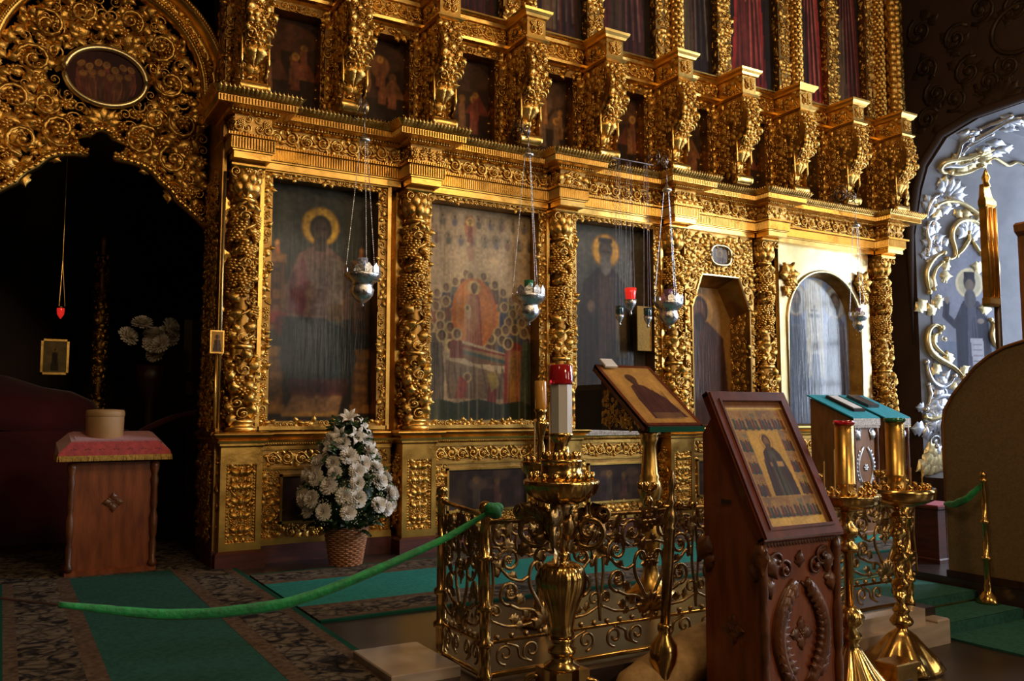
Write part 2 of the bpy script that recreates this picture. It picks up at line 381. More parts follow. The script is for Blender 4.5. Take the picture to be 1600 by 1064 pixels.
# ---------------------------------------------------------------- icon painting on a vertex-coloured grid
def vnoise(h, w, sy, sx, rng):
    g = rng.random((sy+2, sx+2)); y = np.linspace(0, sy, h); x = np.linspace(0, sx, w)
    yi = y.astype(int); xi = x.astype(int); fy = (y-yi)[:,None]; fx = (x-xi)[None,:]
    fy = fy*fy*(3-2*fy); fx = fx*fx*(3-2*fx)
    a = g[yi][:,xi]; b = g[yi][:,xi+1]; c = g[yi+1][:,xi]; d = g[yi+1][:,xi+1]
    return (a*(1-fx)+b*fx)*(1-fy) + (c*(1-fx)+d*fx)*fy
def col(s): return np.array([int(s[i:i+2], 16)/255 for i in (0, 2, 4)])
class Cv:                                        # x in 0..1, y in 0..asp (downwards)
    def __init__(s, nx, w, h, bg, seed=1):
        s.asp = h/w; s.nx = nx; s.ny = int(nx*s.asp); s.w = w; s.h = h
        s.X, s.Y = np.meshgrid(np.linspace(0, 1, s.nx+1), np.linspace(0, s.asp, s.ny+1))
        s.A = np.zeros(s.X.shape+(3,)); s.A[:] = col(bg); s.rng = np.random.default_rng(seed); s.px = 1/nx
    def mix(s, m, c, al=1): s.A += (col(c)-s.A)*(np.clip(m, 0, 1)*al)[...,None]
    def ell(s, x, y, rx, ry, c, al=1):
        d = np.hypot((s.X-x)/rx, (s.Y-y)/ry); s.mix((1-d)*min(rx, ry)/s.px+.5, c, al)
    def ring(s, x, y, r, wd, c, al=1):
        d = np.abs(np.hypot(s.X-x, s.Y-y)-r); s.mix((wd-d)/s.px+.5, c, al)
    def poly(s, P, c, al=1):
        ins = np.zeros(s.X.shape, bool); n = len(P)
        for i in range(n):
            (x1,y1),(x2,y2) = P[i], P[(i+1) % n]
            if y1 == y2: continue
            k = ((y1 > s.Y) != (y2 > s.Y)) & (s.X < (x2-x1)*(s.Y-y1)/(y2-y1)+x1); ins ^= k
        s.mix(ins.astype(float), c, al)
    def rect(s, x0, y0, x1, y1, c, al=1): s.poly([(x0,y0),(x1,y0),(x1,y1),(x0,y1)], c, al)
    def line(s, P, wd, c, al=1):
        for (x1,y1),(x2,y2) in zip(P[:-1], P[1:]):
            dx, dy = x2-x1, y2-y1; t = np.clip(((s.X-x1)*dx+(s.Y-y1)*dy)/(dx*dx+dy*dy+1e-9), 0, 1)
            d = np.hypot(s.X-x1-t*dx, s.Y-y1-t*dy); s.mix((wd-d)/s.px+.5, c, al)
    def head(s, x, y, r, face='6b4a30', hair='3a2618', halo='d8a83a', hr=1.9, beard=None):
        if halo:
            s.ell(x, y, r*hr, r*hr, halo)
            if r > .045: s.ring(x, y, r*hr, r*.08, '8a5a20', .8)
        s.ell(x, y-r*.1, r*.95, r*1.15, hair); s.ell(x, y+r*.15, r*.72, r*.95, face)
        if beard: s.ell(x, y+r*.95, r*.6, r*.75, beard)
        if r > .03:
            for sg in (-1, 1): s.line([(x+sg*r*.16, y-r*.02), (x+sg*r*.45, y-r*.02)], r*.05, '20140c')
            s.line([(x, y), (x+r*.03, y+r*.38)], r*.05, '8f6a48'); s.line([(x-r*.2, y+r*.6), (x+r*.2, y+r*.6)], r*.05, '3a1f16')
    def robe(s, x, y, h, wtop, wbot, c, fold, n=5, lean=0):
        P = [(x-wtop, y+h*.06),(x-wtop*.5, y),(x+wtop*.5, y),(x+wtop, y+h*.06),(x+wtop*1.25, y+h*.4),(x+wbot+lean, y+h),(x-wbot+lean, y+h),(x-wtop*1.2, y+h*.4)]
        s.poly(P, c)
        for i in range(n):
            f = (i+.5)/n*2-1; s.line([(x+f*wtop*.7+wtop*.12, y+h*.10),(x+f*wbot*.8+wbot*.1+lean, y+h*.9)], wbot*.05, 'c8b08a', .22); s.line([(x+f*wtop*.7, y+h*.12),(x+f*wbot*.8+lean, y+h*.97)], wbot*.07, fold, .7)
    def fig(s, x, y, h, c, fold, face='6b4a30', halo='d8a83a', w=.17, beard=None, lean=0, mantle=None):
        r = h*.062; s.robe(x, y+r*1.6, h-r*1.6, h*w*.62, h*w, c, fold, 5, lean)
        if mantle: s.poly([(x-h*w*.62, y+r*2.2),(x+h*w*.1, y+r*2),(x+h*w*.5, y+h*.6),(x-h*w*.1+lean, y+h*.8),(x-h*w*.9, y+h*.66)], mantle, .85)
        s.head(x, y, r, face, halo=halo, beard=beard)
    def age(s, dark=.35, streak=.25, warm='6a4a2a'):
        h, w = s.X.shape; n = .6*vnoise(h, w, 8, 6, s.rng)+.4*vnoise(h, w, max(2,h//3), max(2,w//3), s.rng)
        st = vnoise(h, w, 3, max(3, w//3), s.rng)
        s.A *= (1-dark*(n-.35))[...,None]; s.A += (col(warm)-s.A)*((st-.5).clip(0)*streak*2)[...,None]
        s.A = s.A.clip(0.01, 1)
    def blur(s, k=1):
        for _ in range(k):
            B = np.pad(s.A, ((1,1),(1,1),(0,0)), mode='edge'); s.A = (B[:-2,1:-1]+B[2:,1:-1]+B[1:-1,:-2]+B[1:-1,2:]+2*B[1:-1,1:-1])/6
    def smoke(s, x, y, rx, ry, c, al):            # faded, rubbed patch of paint
        d = np.hypot((s.X-x)/rx, (s.Y-y)/ry); n = vnoise(*s.X.shape, 30, 10, s.rng); s.mix(np.clip(1-d, 0, 1)*(.4+.6*n), c, al)
    def obj(s, name, mat, parent=None, loc=(0,0,0), tilt=None, face='front'):
        """board facing -Y, lower left corner at loc"""
        h, w = s.X.shape
        V = np.stack([s.X*s.w, 0*s.X, (s.asp-s.Y)*s.w], -1).reshape(-1, 3)
        i = np.arange(h-1)[:,None]; j = np.arange(w-1)[None,:]
        Q = np.stack([(i+1)*w+j, (i+1)*w+j+1, i*w+j+1, i*w+j], -1).reshape(-1, 4)
        m = MB(); m.add(V, Q); o = m.obj(name, mat, parent, loc=loc)
        a = s.A.clip(0, 1); l = np.where(a <= .04045, a/12.92, ((a+.055)/1.055)**2.4)
        c4 = np.concatenate([l.reshape(-1, 3), np.ones((h*w, 1))], 1).astype(np.float32)
        at = o.data.color_attributes.new('Col', 'FLOAT_COLOR', 'POINT'); at.data.foreach_set('color', c4.ravel())
        return o
# ---------------------------------------------------------------- the setting
ZC = 9.0; XR = 10.6; XL = -7.0; YB = -14.0
def sbox(name, a, b, mat): return struct(MB().box(a, b).obj(name, mat))
f = MB()
f.box((XL,3.4,-.6),(5.06,7.6,0)); f.box((XL,2.4,-.6),(1.58,3.4,0)); f.box((5.06,4.4,-.6),(6.05,7.6,0)); f.box((6.05,2.2,-.6),(XR,7.6,0)); f.box((XL,7.6,-.6),(XR,12,0))
struct(f.obj('floor_solea', 'marble_floor'))
sbox('floor', (XL,YB,-.7), (XR,4.4,-.2), 'floor_lower')
sbox('ceiling', (XL-.2,YB-.2,ZC), (13,12,ZC+.2), 'ceiling_paint')
sbox('wall_left', (XL-.2,YB,-.7), (XL,12,ZC), 'wall_nave')
sbox('wall_sanctuary', (XL,11.8,-.6), (XR,12,ZC), 'wall_dark')
# wall behind the altar screen, open at the portal
w = MB(); w.box((1.5,7.62,0),(XR,7.72,ZC)); w.box((XL,7.62,0),(-.45,7.72,ZC)); w.box((-.45,7.62,4.9),(1.5,7.72,ZC))
struct(w.obj('wall_back', 'wall_dark'))
# right wall with the deep window embrasure
ARCH = [(7.2,.35),(7.2,2.0),(7.2,3.6),(7.08,4.18),(6.97,4.49),(6.68,4.82),(6.24,4.95),(5.6,4.98),(5.2,4.985)]
ARCH = ARCH + [(10.4-y, z) for y, z in ARCH[-2::-1]]
w = MB(); w.box((XR,7.2,-.6),(XR+.2,12,ZC)); w.box((XR,-3.4,-.6),(XR+.2,1.5,ZC)); w.box((XR,3.0,-.6),(XR+.2,3.2,ZC)); w.box((XR,1.5,-.6),(XR+.2,3.0,1.2)); w.box((XR,1.5,6.2),(XR+.2,3.0,ZC)); w.box((XR,YB,-.6),(XR+.2,-6.6,ZC))
w.box((XR,-6.6,-.6),(XR+.2,-3.4,1.2)); w.box((XR,-6.6,6.2),(XR+.2,-3.4,ZC)); w.box((XR,3.2,-.6),(XR+.2,7.2,.35))
for (y0,z0),(y1,z1) in zip(ARCH[2:-3], ARCH[3:-2]):
    w.add([(XR,y0,z0),(XR,y1,z1),(XR,y1,ZC),(XR,y0,ZC)], [(0,1,2,3)])
struct(w.obj('wall_right', 'wall_dark'))
INN = [(5.2+(y-5.2)*.65, .95+(z-.35)*.78) for y, z in ARCH]
o = [(XR,y,z) for y, z in ARCH]; i_ = [(12.4,y,z) for y, z in INN]
e = MB(); e.rings([o, i_], close=True, caps=False)
struct(e.obj('wall_embrasure', 'plaster_blue'))
def window(n, P, ax, mat, bars):            # P: list of pane rectangles in plane coordinates
    wo = bpy.data.objects.new('window_%d' % n, None); C.objects.link(wo); struct(wo)
    for (u0,v0,u1,v1) in P:
        m = MB()
        if ax == 'x': m.add([(bars,u0,v0),(bars,u0,v1),(bars,u1,v1),(bars,u1,v0)], [(0,1,2,3)])
        else: m.add([(u0,bars,v0),(u1,bars,v0),(u1,bars,v1),(u0,bars,v1)], [(0,1,2,3)])
        m.obj('pane', mat, wo)
    u0 = min(p[0] for p in P)-.1; u1 = max(p[2] for p in P)+.1; v0 = min(p[1] for p in P)-.1; v1 = max(p[3] for p in P)+.1
    m = MB()
    def bar(a, b, c, d):
        if ax == 'x': m.box((bars-.05,a,b),(bars+.03,c,d))
        else: m.box((a,bars-.03,b),(c,bars+.05,d))
    us = sorted({p[0] for p in P}|{p[2] for p in P}); vs = sorted({p[1] for p in P}|{p[3] for p in P})
    for i in range(0, len(us)+1, 2):
        a = us[i-1] if i else u0; b = us[i] if i < len(us) else u1; bar(a, v0, b, v1)
    for i in range(0, len(vs)+1, 2):
        a = vs[i-1] if i else v0; b = vs[i] if i < len(vs) else v1; bar(u0, a, u1, b)
    m.obj('window_frame', 'wood_dark', wo)
    return wo
def panes(u0, v0, u1, v1, nu, nv, g=.06):
    du = (u1-u0)/nu; dv = (v1-v0)/nv
    return [(u0+i*du+g/2, v0+j*dv+g/2, u0+(i+1)*du-g/2, v0+(j+1)*dv-g/2) for i in range(nu) for j in range(nv)]
window(1, panes(3.98,1.0,6.42,4.5,4,5), 'x', 'window_side_pane', 12.42)
window(2, panes(-6.4,1.5,-3.6,6.0,4,6), 'x', 'window_nave_pane', XR+.1)
window(4, panes(1.6,1.3,2.9,6.1,2,6), 'x', 'window_aisle_pane', XR+.1)
w = MB(); w.box((XL,YB-.2,-.6),(6.4,YB,ZC)); w.box((9.6,YB-.2,-.6),(XR+.2,YB,ZC)); w.box((6.4,YB-.2,-.6),(9.6,YB,2.2)); w.box((6.4,YB-.2,7.4),(9.6,YB,ZC))
struct(w.obj('wall_front', 'wall_nave'))
window(3, panes(6.6,2.4,9.4,7.2,4,6), 'y', 'window_nave_pane', YB-.1)

# steps down to the nave, beside the kliros
st = MB(); st.box((5.06,3.72,-.2),(6.05,4.4,-.065))
o = struct(st.obj('floor_step', 'floor_lower'))
st = MB(); st.box((5.06,3.4,-.2),(6.05,3.72,-.13)); struct(st.obj('floor_step_lower', 'floor_lower'))
sc = thing('stair_carpet', (0,0,0), 'dark green carpet running down the low steps beside the brass stands', 'carpet')
for k, (y0, y1, z) in enumerate(((4.4,5.0,0.0),(3.72,4.4,-.065),(3.4,3.72,-.13),(2.9,3.4,-.2))):
    m = MB(); m.box((5.12,y0-.008,z+.001),(6.0,y1-.01,z+.014))
    if k < 3: m.box((5.12,y0-.012,z-.064),(6.0,y0-.002,z+.014))
    m.obj('tread_carpet', 'carpet_green', sc)
    if k in (1, 2): MB().tube([(5.10,y1-.02,z+.02),(6.02,y1-.02,z+.02)], .006, 6).obj('carpet_rod', 'brass', sc)
k = MB(); k.box((3.6,3.3,-.2),(4.93,3.42,-.07)); k.box((3.6,3.36,-.07),(4.9,3.46,.012))
struct(k.obj('trim_kerb', 'marble_white'))
tag(MB().mould(4.93,5.05,3.3,3.6,[(-.2,0),(-.06,0),(-.05,-.008)]).obj('kerb_block', 'marble_white'), 'small pale stone block ending the kerb under the brass fence', 'stone block')
tag(MB().mould(1.52,1.86,3.62,4.1,[(0,0),(.045,0),(.05,-.006)]).obj('marble_step', 'marble_white'), 'white marble slab lying beside the patterned runner', 'marble slab')

# ---------------------------------------------------------------- carpets
def runner(name, x0, x1, y0, y1, along, bw, label, field='carpet_green'):
    t = thing(name, (0,0,0), label, 'carpet'); z0, z1 = .001, .016
    def strip(n, a, b, mat, dz=0):      # a,b across coordinate
        m = MB()
        if along == 'y': m.box((a,y0,z0),(b,y1,z1+dz))
        else: m.box((x0,a,z0),(x1,b,z1+dz))
        m.obj(n, mat, t)
    a, b = (x0, x1) if along == 'y' else (y0, y1)
    g = bw*.2
    for s, q in ((1, a), (-1, b)):
        p = [q, q+s*.035, q+s*(.035+g*.7), q+s*(bw-g), q+s*bw]
        for n, (u, v), mt in (('binding', p[0:2], 'carpet_edge'), ('guard_stripe', p[1:3], 'carpet_guard'), ('patterned_border', p[2:4], 'carpet_border'), ('guard_stripe', p[3:5], 'carpet_guard')):
            strip(n, min(u, v), max(u, v), mt)
    strip('green_field', a+bw, b-bw, field, -.001)
    return t
runner('portal_runner', 0.02, 1.60, 2.45, 7.05, 'y', .45, 'green runner with wide floral borders leading to the dark portal')
t_ = runner('altar_screen_runner', 1.62, 10.0, 4.9, 6.55, 'x', .42, 'runner tinted teal for window light, with floral borders laid along the gilded altar screen', 'carpet_coollight_tint')
tag(MB().box((XL+5,7.06,.001),(1.45,8.6,.012)).obj('threshold_rug', 'carpet_border'), 'dark patterned rug lying across the portal threshold', 'rug')

# ---------------------------------------------------------------- gilded altar screen, lower tier
COLX = [1.63, 3.14, 4.70, 6.14, 7.52, 9.62]
LM = ['beside the dark portal', 'between the throne icon and the crowded icon', 'behind the white candle tube', 'beside the chamfered niche door', 'between the niche door and the arched icon', 'at the far end by the dark wall']
YF = 6.91; YR = 7.02; YBK = 7.25
b = MB(); b.box((1.46,YBK,0),(6.33,7.62,4.0)); b.box((7.36,YBK,0),(7.86,7.62,4.0)); b.box((9.36,YBK,0),(9.95,7.62,4.0)); b.box((6.33,YBK,3.05),(9.36,7.62,4.0))
b.box((6.33,7.45,0),(9.36,7.62,3.05)); b.box((1.46,7.2,4.0),(9.95,7.62,8.0))
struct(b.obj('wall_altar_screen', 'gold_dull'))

def carve(fn, name, parent, mat='gold_carved'):
    m = MB(); fn(m); o = m.obj(name, mat, parent, smooth=True); return stuff(o)

# pedestal
def make_pedestal():
    t = thing('pedestal', (0,0,0), '', 'pedestal', 'gilded pedestals of the altar screen')
    MB().mould(-.16,.16,.0,.36,[(0,.03),(.12,.03),(.135,.01),(.14,0)]).obj('plinth', 'plinth_wood', t)
    m = MB(); m.box((-.16,.02,.14),(.16,.36,.93))
    for a, b_ in (((-.16,0,.14),(-.115,.02,.93)),((.115,0,.14),(.16,.02,.93)),((-.115,0,.14),(.115,.02,.20)),((-.115,0,.80),(.115,.02,.93))): m.box(a, b_)
    m.obj('body', 'gold_smooth', t)
    MB().mould(-.16,.16,.0,.36,[(.93,.0),(.945,.012),(.96,.012),(.965,.03),(.985,.035),(.99,.02),(1.01,.05),(1.03,.065),(1.04,.06),(1.05,.045)]).obj('top_moulding', 'gold_smooth', t)
    def beads(m):
        R = Relief(1)
        for z in np.arange(.215, .80, .024): R.bead(-.103, z, .0105); R.bead(.103, z, .0105)
        for x in np.arange(-.080, .085, .023): R.bead(x, .212, .0105); R.bead(x, .795, .0105)
        for x in np.arange(-.15, .156, .0125): R.bead(x, .925, .006)
        R.to(m, front(0, .02, 0))
    carve(beads, 'bead_border', t, 'gold_smooth')
    def leaves(m):
        R = Relief(5)
        fill(R, .17, .56, .055, wz=1.2); R.V = [v+np.array([-.085,.225,0]) for v in R.V]
        for i in range(5):
            v = .25+i*.11; R.leaf(0, v, .085, 0, wz=1.5); R.ros(0, v+.07, .05, i, wz=1.6)
            for s in (1,-1): R.leaf(s*.01, v+.02, .085, s*-1.0, wz=1.4); R.curl(s*.055, v+.06, .05, s, sx=s, wz=1.4)
        R.to(m, front(0, .022, 0))
    carve(leaves, 'panel_carving', t)
    def side(m):
        R = Relief(8); fill(R, .24, .62, .075); R.to(m, sideL(-.16, .32, .22))
    carve(side, 'side_carving', t)
    return t
ped = make_pedestal()
for i, x in enumerate(COLX):
    lab = 'gilded pedestal with a beaded foliage panel, ' + LM[i]
    if i == 0: ped.location = (x, YF, 0); ped['label'] = lab
    else: dup(ped, (x, YF, 0), lab)

# column wrapped in vines
def make_column():
    t = thing('vine_column', (0,0,0), '', 'column', 'carved vine columns of the altar screen'); t.scale = (1, 1, 1.024)
    MB().box((-.15,.08,0),(.15,.30,2.09)).obj('backing_pilaster', 'gold_smooth', t)
    MB().lathe([(.135,0),(.14,.02),(.135,.04),(.115,.045),(.11,.06),(.125,.07),(.125,.09),(.10,.10),(.095,.12)], seg=28).obj('base', 'gold_smooth', t, True)
    MB().lathe([(.085,.1),(.10,.3),(.095,.62),(.082,.66),(.078,1.2),(.07,1.82),(.085,1.84)], seg=24).obj('shaft', 'gold_dull', t, True)
    MB().lathe([(.10,.64),(.108,.65),(.108,.67),(.098,.68)], seg=28).obj('ring', 'gold_smooth', t, True)
    MB().lathe([(.088,1.80),(.098,1.81),(.098,1.83),(.086,1.84)], seg=28).obj('neck_ring', 'gold_smooth', t, True)
    def low(m):        # lower sleeve: masks, swags and foliage in high relief
        R = Relief(21); r = .10; w = 2*PI*r
        for j, v in enumerate(np.arange(.14, .62, .085)):
            for i in range(8):
                u = (i+.5*(j % 2))/8*w; k = (i+j) % 4
                if k == 0: R.curl(u, v, .095, R.rnd.uniform(0,6), wz=2.2)
                elif k == 1: R.leaf(u, v-.03, .12, R.rnd.uniform(-.7,.7), wz=2.4)
                elif k == 2: R.ros(u, v, .085, R.rnd.uniform(0,1), wz=2.4)
                else: R.leaf(u, v+.02, .11, PI+R.rnd.uniform(-.6,.6), wz=2.2); R.st(SPH, u, v+.03, .026, w0=.03)
        R.to(m, around(r))
    carve(low, 'sleeve_carving', t)
    def vine(m):
        R = Relief(33); r = .08; w = 2*PI*r; z0, z1 = .70, 1.80
        tt = np.linspace(0, 1, 90)
        for ph in (0, .5):
            R.path(np.stack([(ph+tt*2.5)*w, z0+tt*(z1-z0), .022+.012*np.sin(tt*40)], -1), .011, 5)
        R2 = R.rnd
        for j, v in enumerate(np.arange(z0+.02, z1-.02, .06)):
            for i in range(6):
                u = (i+.5*(j % 2)+R2.uniform(-.15,.15))/6*w; k = R2.random()
                if k < .24: R.grape(u, v, .105, R2.uniform(-.3,.3), wz=1.6)
                elif k < .62: R.leaf(u, v-.02, R2.uniform(.085,.12), R2.uniform(-2.2,2.2), wz=2.2)
                elif k < .84: R.curl(u, v, R2.uniform(.07,.10), R2.uniform(0,6), wz=2.0)
                else: R.ros(u, v, .08, 0, wz=2.0)
        R.to(m, around(r))
    carve(vine, 'vine_carving', t)
    c = MB(); c.lathe([(.078,1.84),(.085,1.9),(.10,2.0),(.12,2.06)], seg=20)
    c.mould(-.125,.125,-.125,.125,[(2.055,0),(2.07,.012),(2.085,.012),(2.10,0)])
    cap = c.obj('capital', 'gold_smooth', t)
    def capl(m):
        R = Relief(3); r = .086; w = 2*PI*r
        for j in range(2):
            for i in range(8): R.leaf((i+.5*j)/8*w, 1.845+j*.07, .13, 0, wz=1.6)
        R.to(m, around(r))
        R = Relief(4)
        for sx in (-1, 1): R.curl(sx*.10, 2.02, .085, PI/2, sx=sx, wz=1.4)
        R.ros(0, 2.05, .06, 0); R.to(m, front(0, -.115, 0)); R.to(m, sideL(-.115, 0, 0))
    stuff(MB_obj(capl, 'acanthus', cap))
    return t
def MB_obj(fn, name, parent, mat='gold_carved'):
    m = MB(); fn(m); return m.obj(name, mat, parent, smooth=True)
colm = make_column()
for i, x in enumerate(COLX):
    lab = 'gilded column wrapped in carved vines and grapes, ' + LM[i]
    if i == 0: colm.location = (x, YF+.14, 1.05); colm['label'] = lab
    else: dup(colm, (x, YF+.14, 1.05), lab)

# entablature: a projecting block over each column, a recessed stretch over each bay
ZA = 3.20
ZT = 3.69
ARCHI = [(ZA,.0),(ZA+.05,.0),(ZA+.055,.012),(ZA+.065,.012),(ZA+.07,.026),(ZA+.16,.026),(ZA+.165,.055),(ZA+.185,.055),(ZA+.195,.02)]
CORN = [(3.545,.02),(3.555,.05),(3.57,.06),(3.572,.10),(3.578,.15),(3.583,.16),(3.632,.16),(3.637,.175),(3.66,.195),(3.685,.215),(ZT,.20)]
def entab(t, x0, x1, yf, side, seed):
    yb = YBK+.02
    m = MB(); m.mould(x0, x1, yf, yb, ARCHI)
    m.flutes(x0-.024, x1+.024, yf-.026, yf-.026, ZA+.073, ZA+.158, .022, .007); m.flutes(x0-.05, x1+.05, yf-.055, yf-.055, ZA+.167, ZA+.183, .022, .008)
    if side: m.flutes(yf-.024, yb, x0-.026, x0-.026, ZA+.073, ZA+.158, .022, .007, 'y')
    m.obj('architrave', 'gold_smooth', t)
    m = MB(); m.box((x0,yf,ZA+.19),(x1,yb,3.55)); m.obj('frieze', 'gold_dull', t)
    def fr(m):
        R = Relief(seed)
        if side: fill(R, x1-x0, .145, .072); R.to(m, front(x0, yf, ZA+.197))
        else: rinceau(R, x1-x0, .145, wz=1.3); R.to(m, front(x0, yf, ZA+.197))
        if side:
            R = Relief(seed+1); fill(R, .22, .145, .072); R.to(m, sideL(x0, yf+.22, ZA+.197))
    carve(fr, 'frieze_carving', t)
    m = MB(); m.mould(x0, x1, yf, yb, CORN); m.ribs(x0-.155, x1+.155, yf-.16, 3.586, 3.629, .024, .008)
    if side: m.ribs(yf-.155, yb, x0-.16, 3.586, 3.629, .024, .008, 'y')
    m.obj('cornice', 'gold_smooth', t)
    def sima(m):
        R = Relief(seed+2)
        n = int((x1-x0+.36)/.034)
        for i in range(n):
            u = x0-.18+(i+.5)*(x1-x0+.36)/n
            R.leaf(u, 3.640, .058, 0, wz=.9, w0=.004); R.bead(u+.017, 3.675, .009)
        V = lambda A: np.stack([A[:,0], yf-.178-A[:,2]-(A[:,1]-3.642)*.85, A[:,1]], -1)
        R.to(m, V)
        if side:
            R = Relief(seed+3); n = 14
            for i in range(n): R.leaf((i+.5)*.034, 3.642, .05, 0, wz=.7)
            R.to(m, lambda A: np.stack([x0-.178-A[:,2]-(A[:,1]-3.642)*.85, yf+.30-A[:,0], A[:,1]], -1))
        R = Relief(seed)        # egg and dart under the corona
        n = int((x1-x0+.1)/.026)
        for i in range(n): R.st(SPH, x0-.05+(i+.5)*(x1-x0+.1)/n, 3.562, .012, 0, w0=.0)
        R.to(m, lambda A: np.stack([A[:,0], yf-.065-A[:,2], A[:,1]], -1))
    carve(sima, 'leaf_moulding', t)
for i, x in enumerate(COLX):
    t = thing('entablature_block', (0,0,0), 'projecting gilded entablature block over the vine column, ' + LM[i], 'entablature', 'entablature blocks over the columns')
    entab(t, x-.145, x+.145, YF-.10, True, 40+i*7)
BAY = ['over the throne icon', 'over the crowded icon', 'over the dark monk icon', 'over the chamfered niche door', 'over the arched icon']
for i in range(5):
    t = thing('entablature_stretch', (0,0,0), 'gilded entablature with scrolling frieze and ribbed bands, ' + BAY[i], 'entablature', 'recessed entablature stretches')
    entab(t, COLX[i]+.16, COLX[i+1]-.16, YF+.10, False, 90+i*5)

# dado between the pedestals
DADO = ['under the throne icon, behind the flowers', 'under the crowded icon', 'under the dark monk icon', 'under the niche door', 'under the arched icon']
def dado(i, x0, x1):
    t = thing('dado_panel', (0,0,0), 'low gilded dado panel with carved scroll band, ' + DADO[i], 'panel', 'dado panels between the pedestals')
    y = YF+.17
    MB().box((x0,y-.02,0),(x1,YBK,.14)).obj('plinth', 'plinth_wood', t)
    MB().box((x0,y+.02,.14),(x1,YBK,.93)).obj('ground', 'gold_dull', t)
    m = MB(); m.box((x0,y-.01,.14),(x1,y+.02,.19)); m.box((x0,y,.74),(x1,y+.02,.76)); m.box((x0,y,.90),(x1,y+.02,.93))
    xa, xb = x0+.16, x1-.16
    m.box((xa,y-.005,.68),(xb,y+.02,.70)); m.box((xa,y-.005,.30),(xb,y+.02,.32)); m.box((xa,y-.005,.30),(xa+.02,y+.02,.70)); m.box((xb-.02,y-.005,.30),(xb,y+.02,.70))
    m.obj('body', 'gold_smooth', t)
    MB().mould(x0, x1, y, YBK,[(.93,.0),(.945,.012),(.96,.012),(.965,.03),(.985,.035),(.99,.02),(1.01,.05),(1.03,.065),(1.04,.06),(1.05,.045)]).obj('shelf_moulding', 'gold_smooth', t)
    def c(m):
        R = Relief(60+i)
        rinceau(R, x1-x0-.08, .125); R.to(m, front(x0+.04, y+.02, .768))
        R = Relief(70+i); fill(R, .14, .54, .055, sym=False); R.to(m, front(x0+.01, y+.02, .20))
        R = Relief(70+i); fill(R, .14, .54, .055, sym=False); R.to(m, lambda V: np.stack([x1-.01-V[:,0], y+.02-V[:,2], .20+V[:,1]], -1))
        R = Relief(80+i); fill(R, xb-xa, .09, .06); R.to(m, front(xa, y+.02, .20))
        R = Relief(3); n = int((x1-x0)/.02)
        for k in range(n): R.bead((k+.5)*(x1-x0)/n, .951, .007)
        R.to(m, front(x0, y-.01, 0))
    carve(c, 'carving', t)
    cv = Cv(44, xb-xa-.04, .36, '2e1f18', 5+i)
    for k in range(7):
        cv.ell(cv.rng.random(), cv.rng.random()*cv.asp, .12, .07, ['4a3428','58402f','3a2a30','2a1a14'][k % 4], .8)
    cv.fig(.35, cv.asp*.25, cv.asp*.7, '4a3a30', '2a201a', halo='7a5a2a'); cv.fig(.62, cv.asp*.3, cv.asp*.65, '553028', '2a1814', halo='7a5a2a'); cv.age(.5, .3)
    cv.obj('painted_inset', 'paint_varnish', t, (xa+.02, y+.012, .32))
for i in range(5): dado(i, COLX[i]+.19, COLX[i+1]-.19)

# ---------------------------------------------------------------- icons of the lower tier
def icon_frame(t, x0, x1, z0, z1, fw=.10, seed=1):
    """recessed picture: bright fillet, carved band, dark reveal"""
    y = YF+.16
    m = MB()
    for a, c in (((x0-.02,y-.03,z0-.02),(x0+.012,YBK,z1+.02)),((x1-.012,y-.03,z0-.02),(x1+.02,YBK,z1+.02)),((x0,y-.03,z1-.01),(x1,YBK,z1+.02)),((x0,y-.03,z0-.02),(x1,YBK,z0+.01))): m.box(a, c)
    m.obj('fillet', 'gold_smooth', t)
    m = MB()
    for a, c in (((x0,y,z0),(x0+fw,YBK,z1)),((x1-fw,y,z0),(x1,YBK,z1)),((x0+fw,y,z1-fw*.55),(x1-fw,YBK,z1)),((x0+fw,y,z0),(x1-fw,YBK,z0+fw*.6))): m.box(a, c)
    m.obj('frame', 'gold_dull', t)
    def c(m):
        h = z1-z0
        R = Relief(seed); fill(R, fw*.9, h, .062, sym=False, grape=.03); R.to(m, front(x0+.01, y, z0))
        R = Relief(seed); fill(R, fw*.9, h, .062, sym=False, grape=.03); R.to(m, lambda V: np.stack([x1-.01-V[:,0], y-V[:,2], z0+V[:,1]], -1))
        R = Relief(seed+1); fill(R, x1-x0-2*fw, fw*.5, .05, grape=.03); R.to(m, front(x0+fw, y, z1-fw*.55))
        R = Relief(seed+2); fill(R, x1-x0-2*fw, fw*.5, .05, grape=.03); R.to(m, front(x0+fw, y, z0+.01))
    carve(c, 'frame_carving', t)
def drape_folds(cv, x0, x1, y0, y1, c, n=9, al=.5):
    for k in range(n):
        u = cv.rng.random(); v = u+cv.rng.uniform(-.12,.12)
        cv.line([(x0+u*(x1-x0), y0+cv.rng.random()*.2*(y1-y0)), (x0+v*(x1-x0), y1)], .006, c, al)

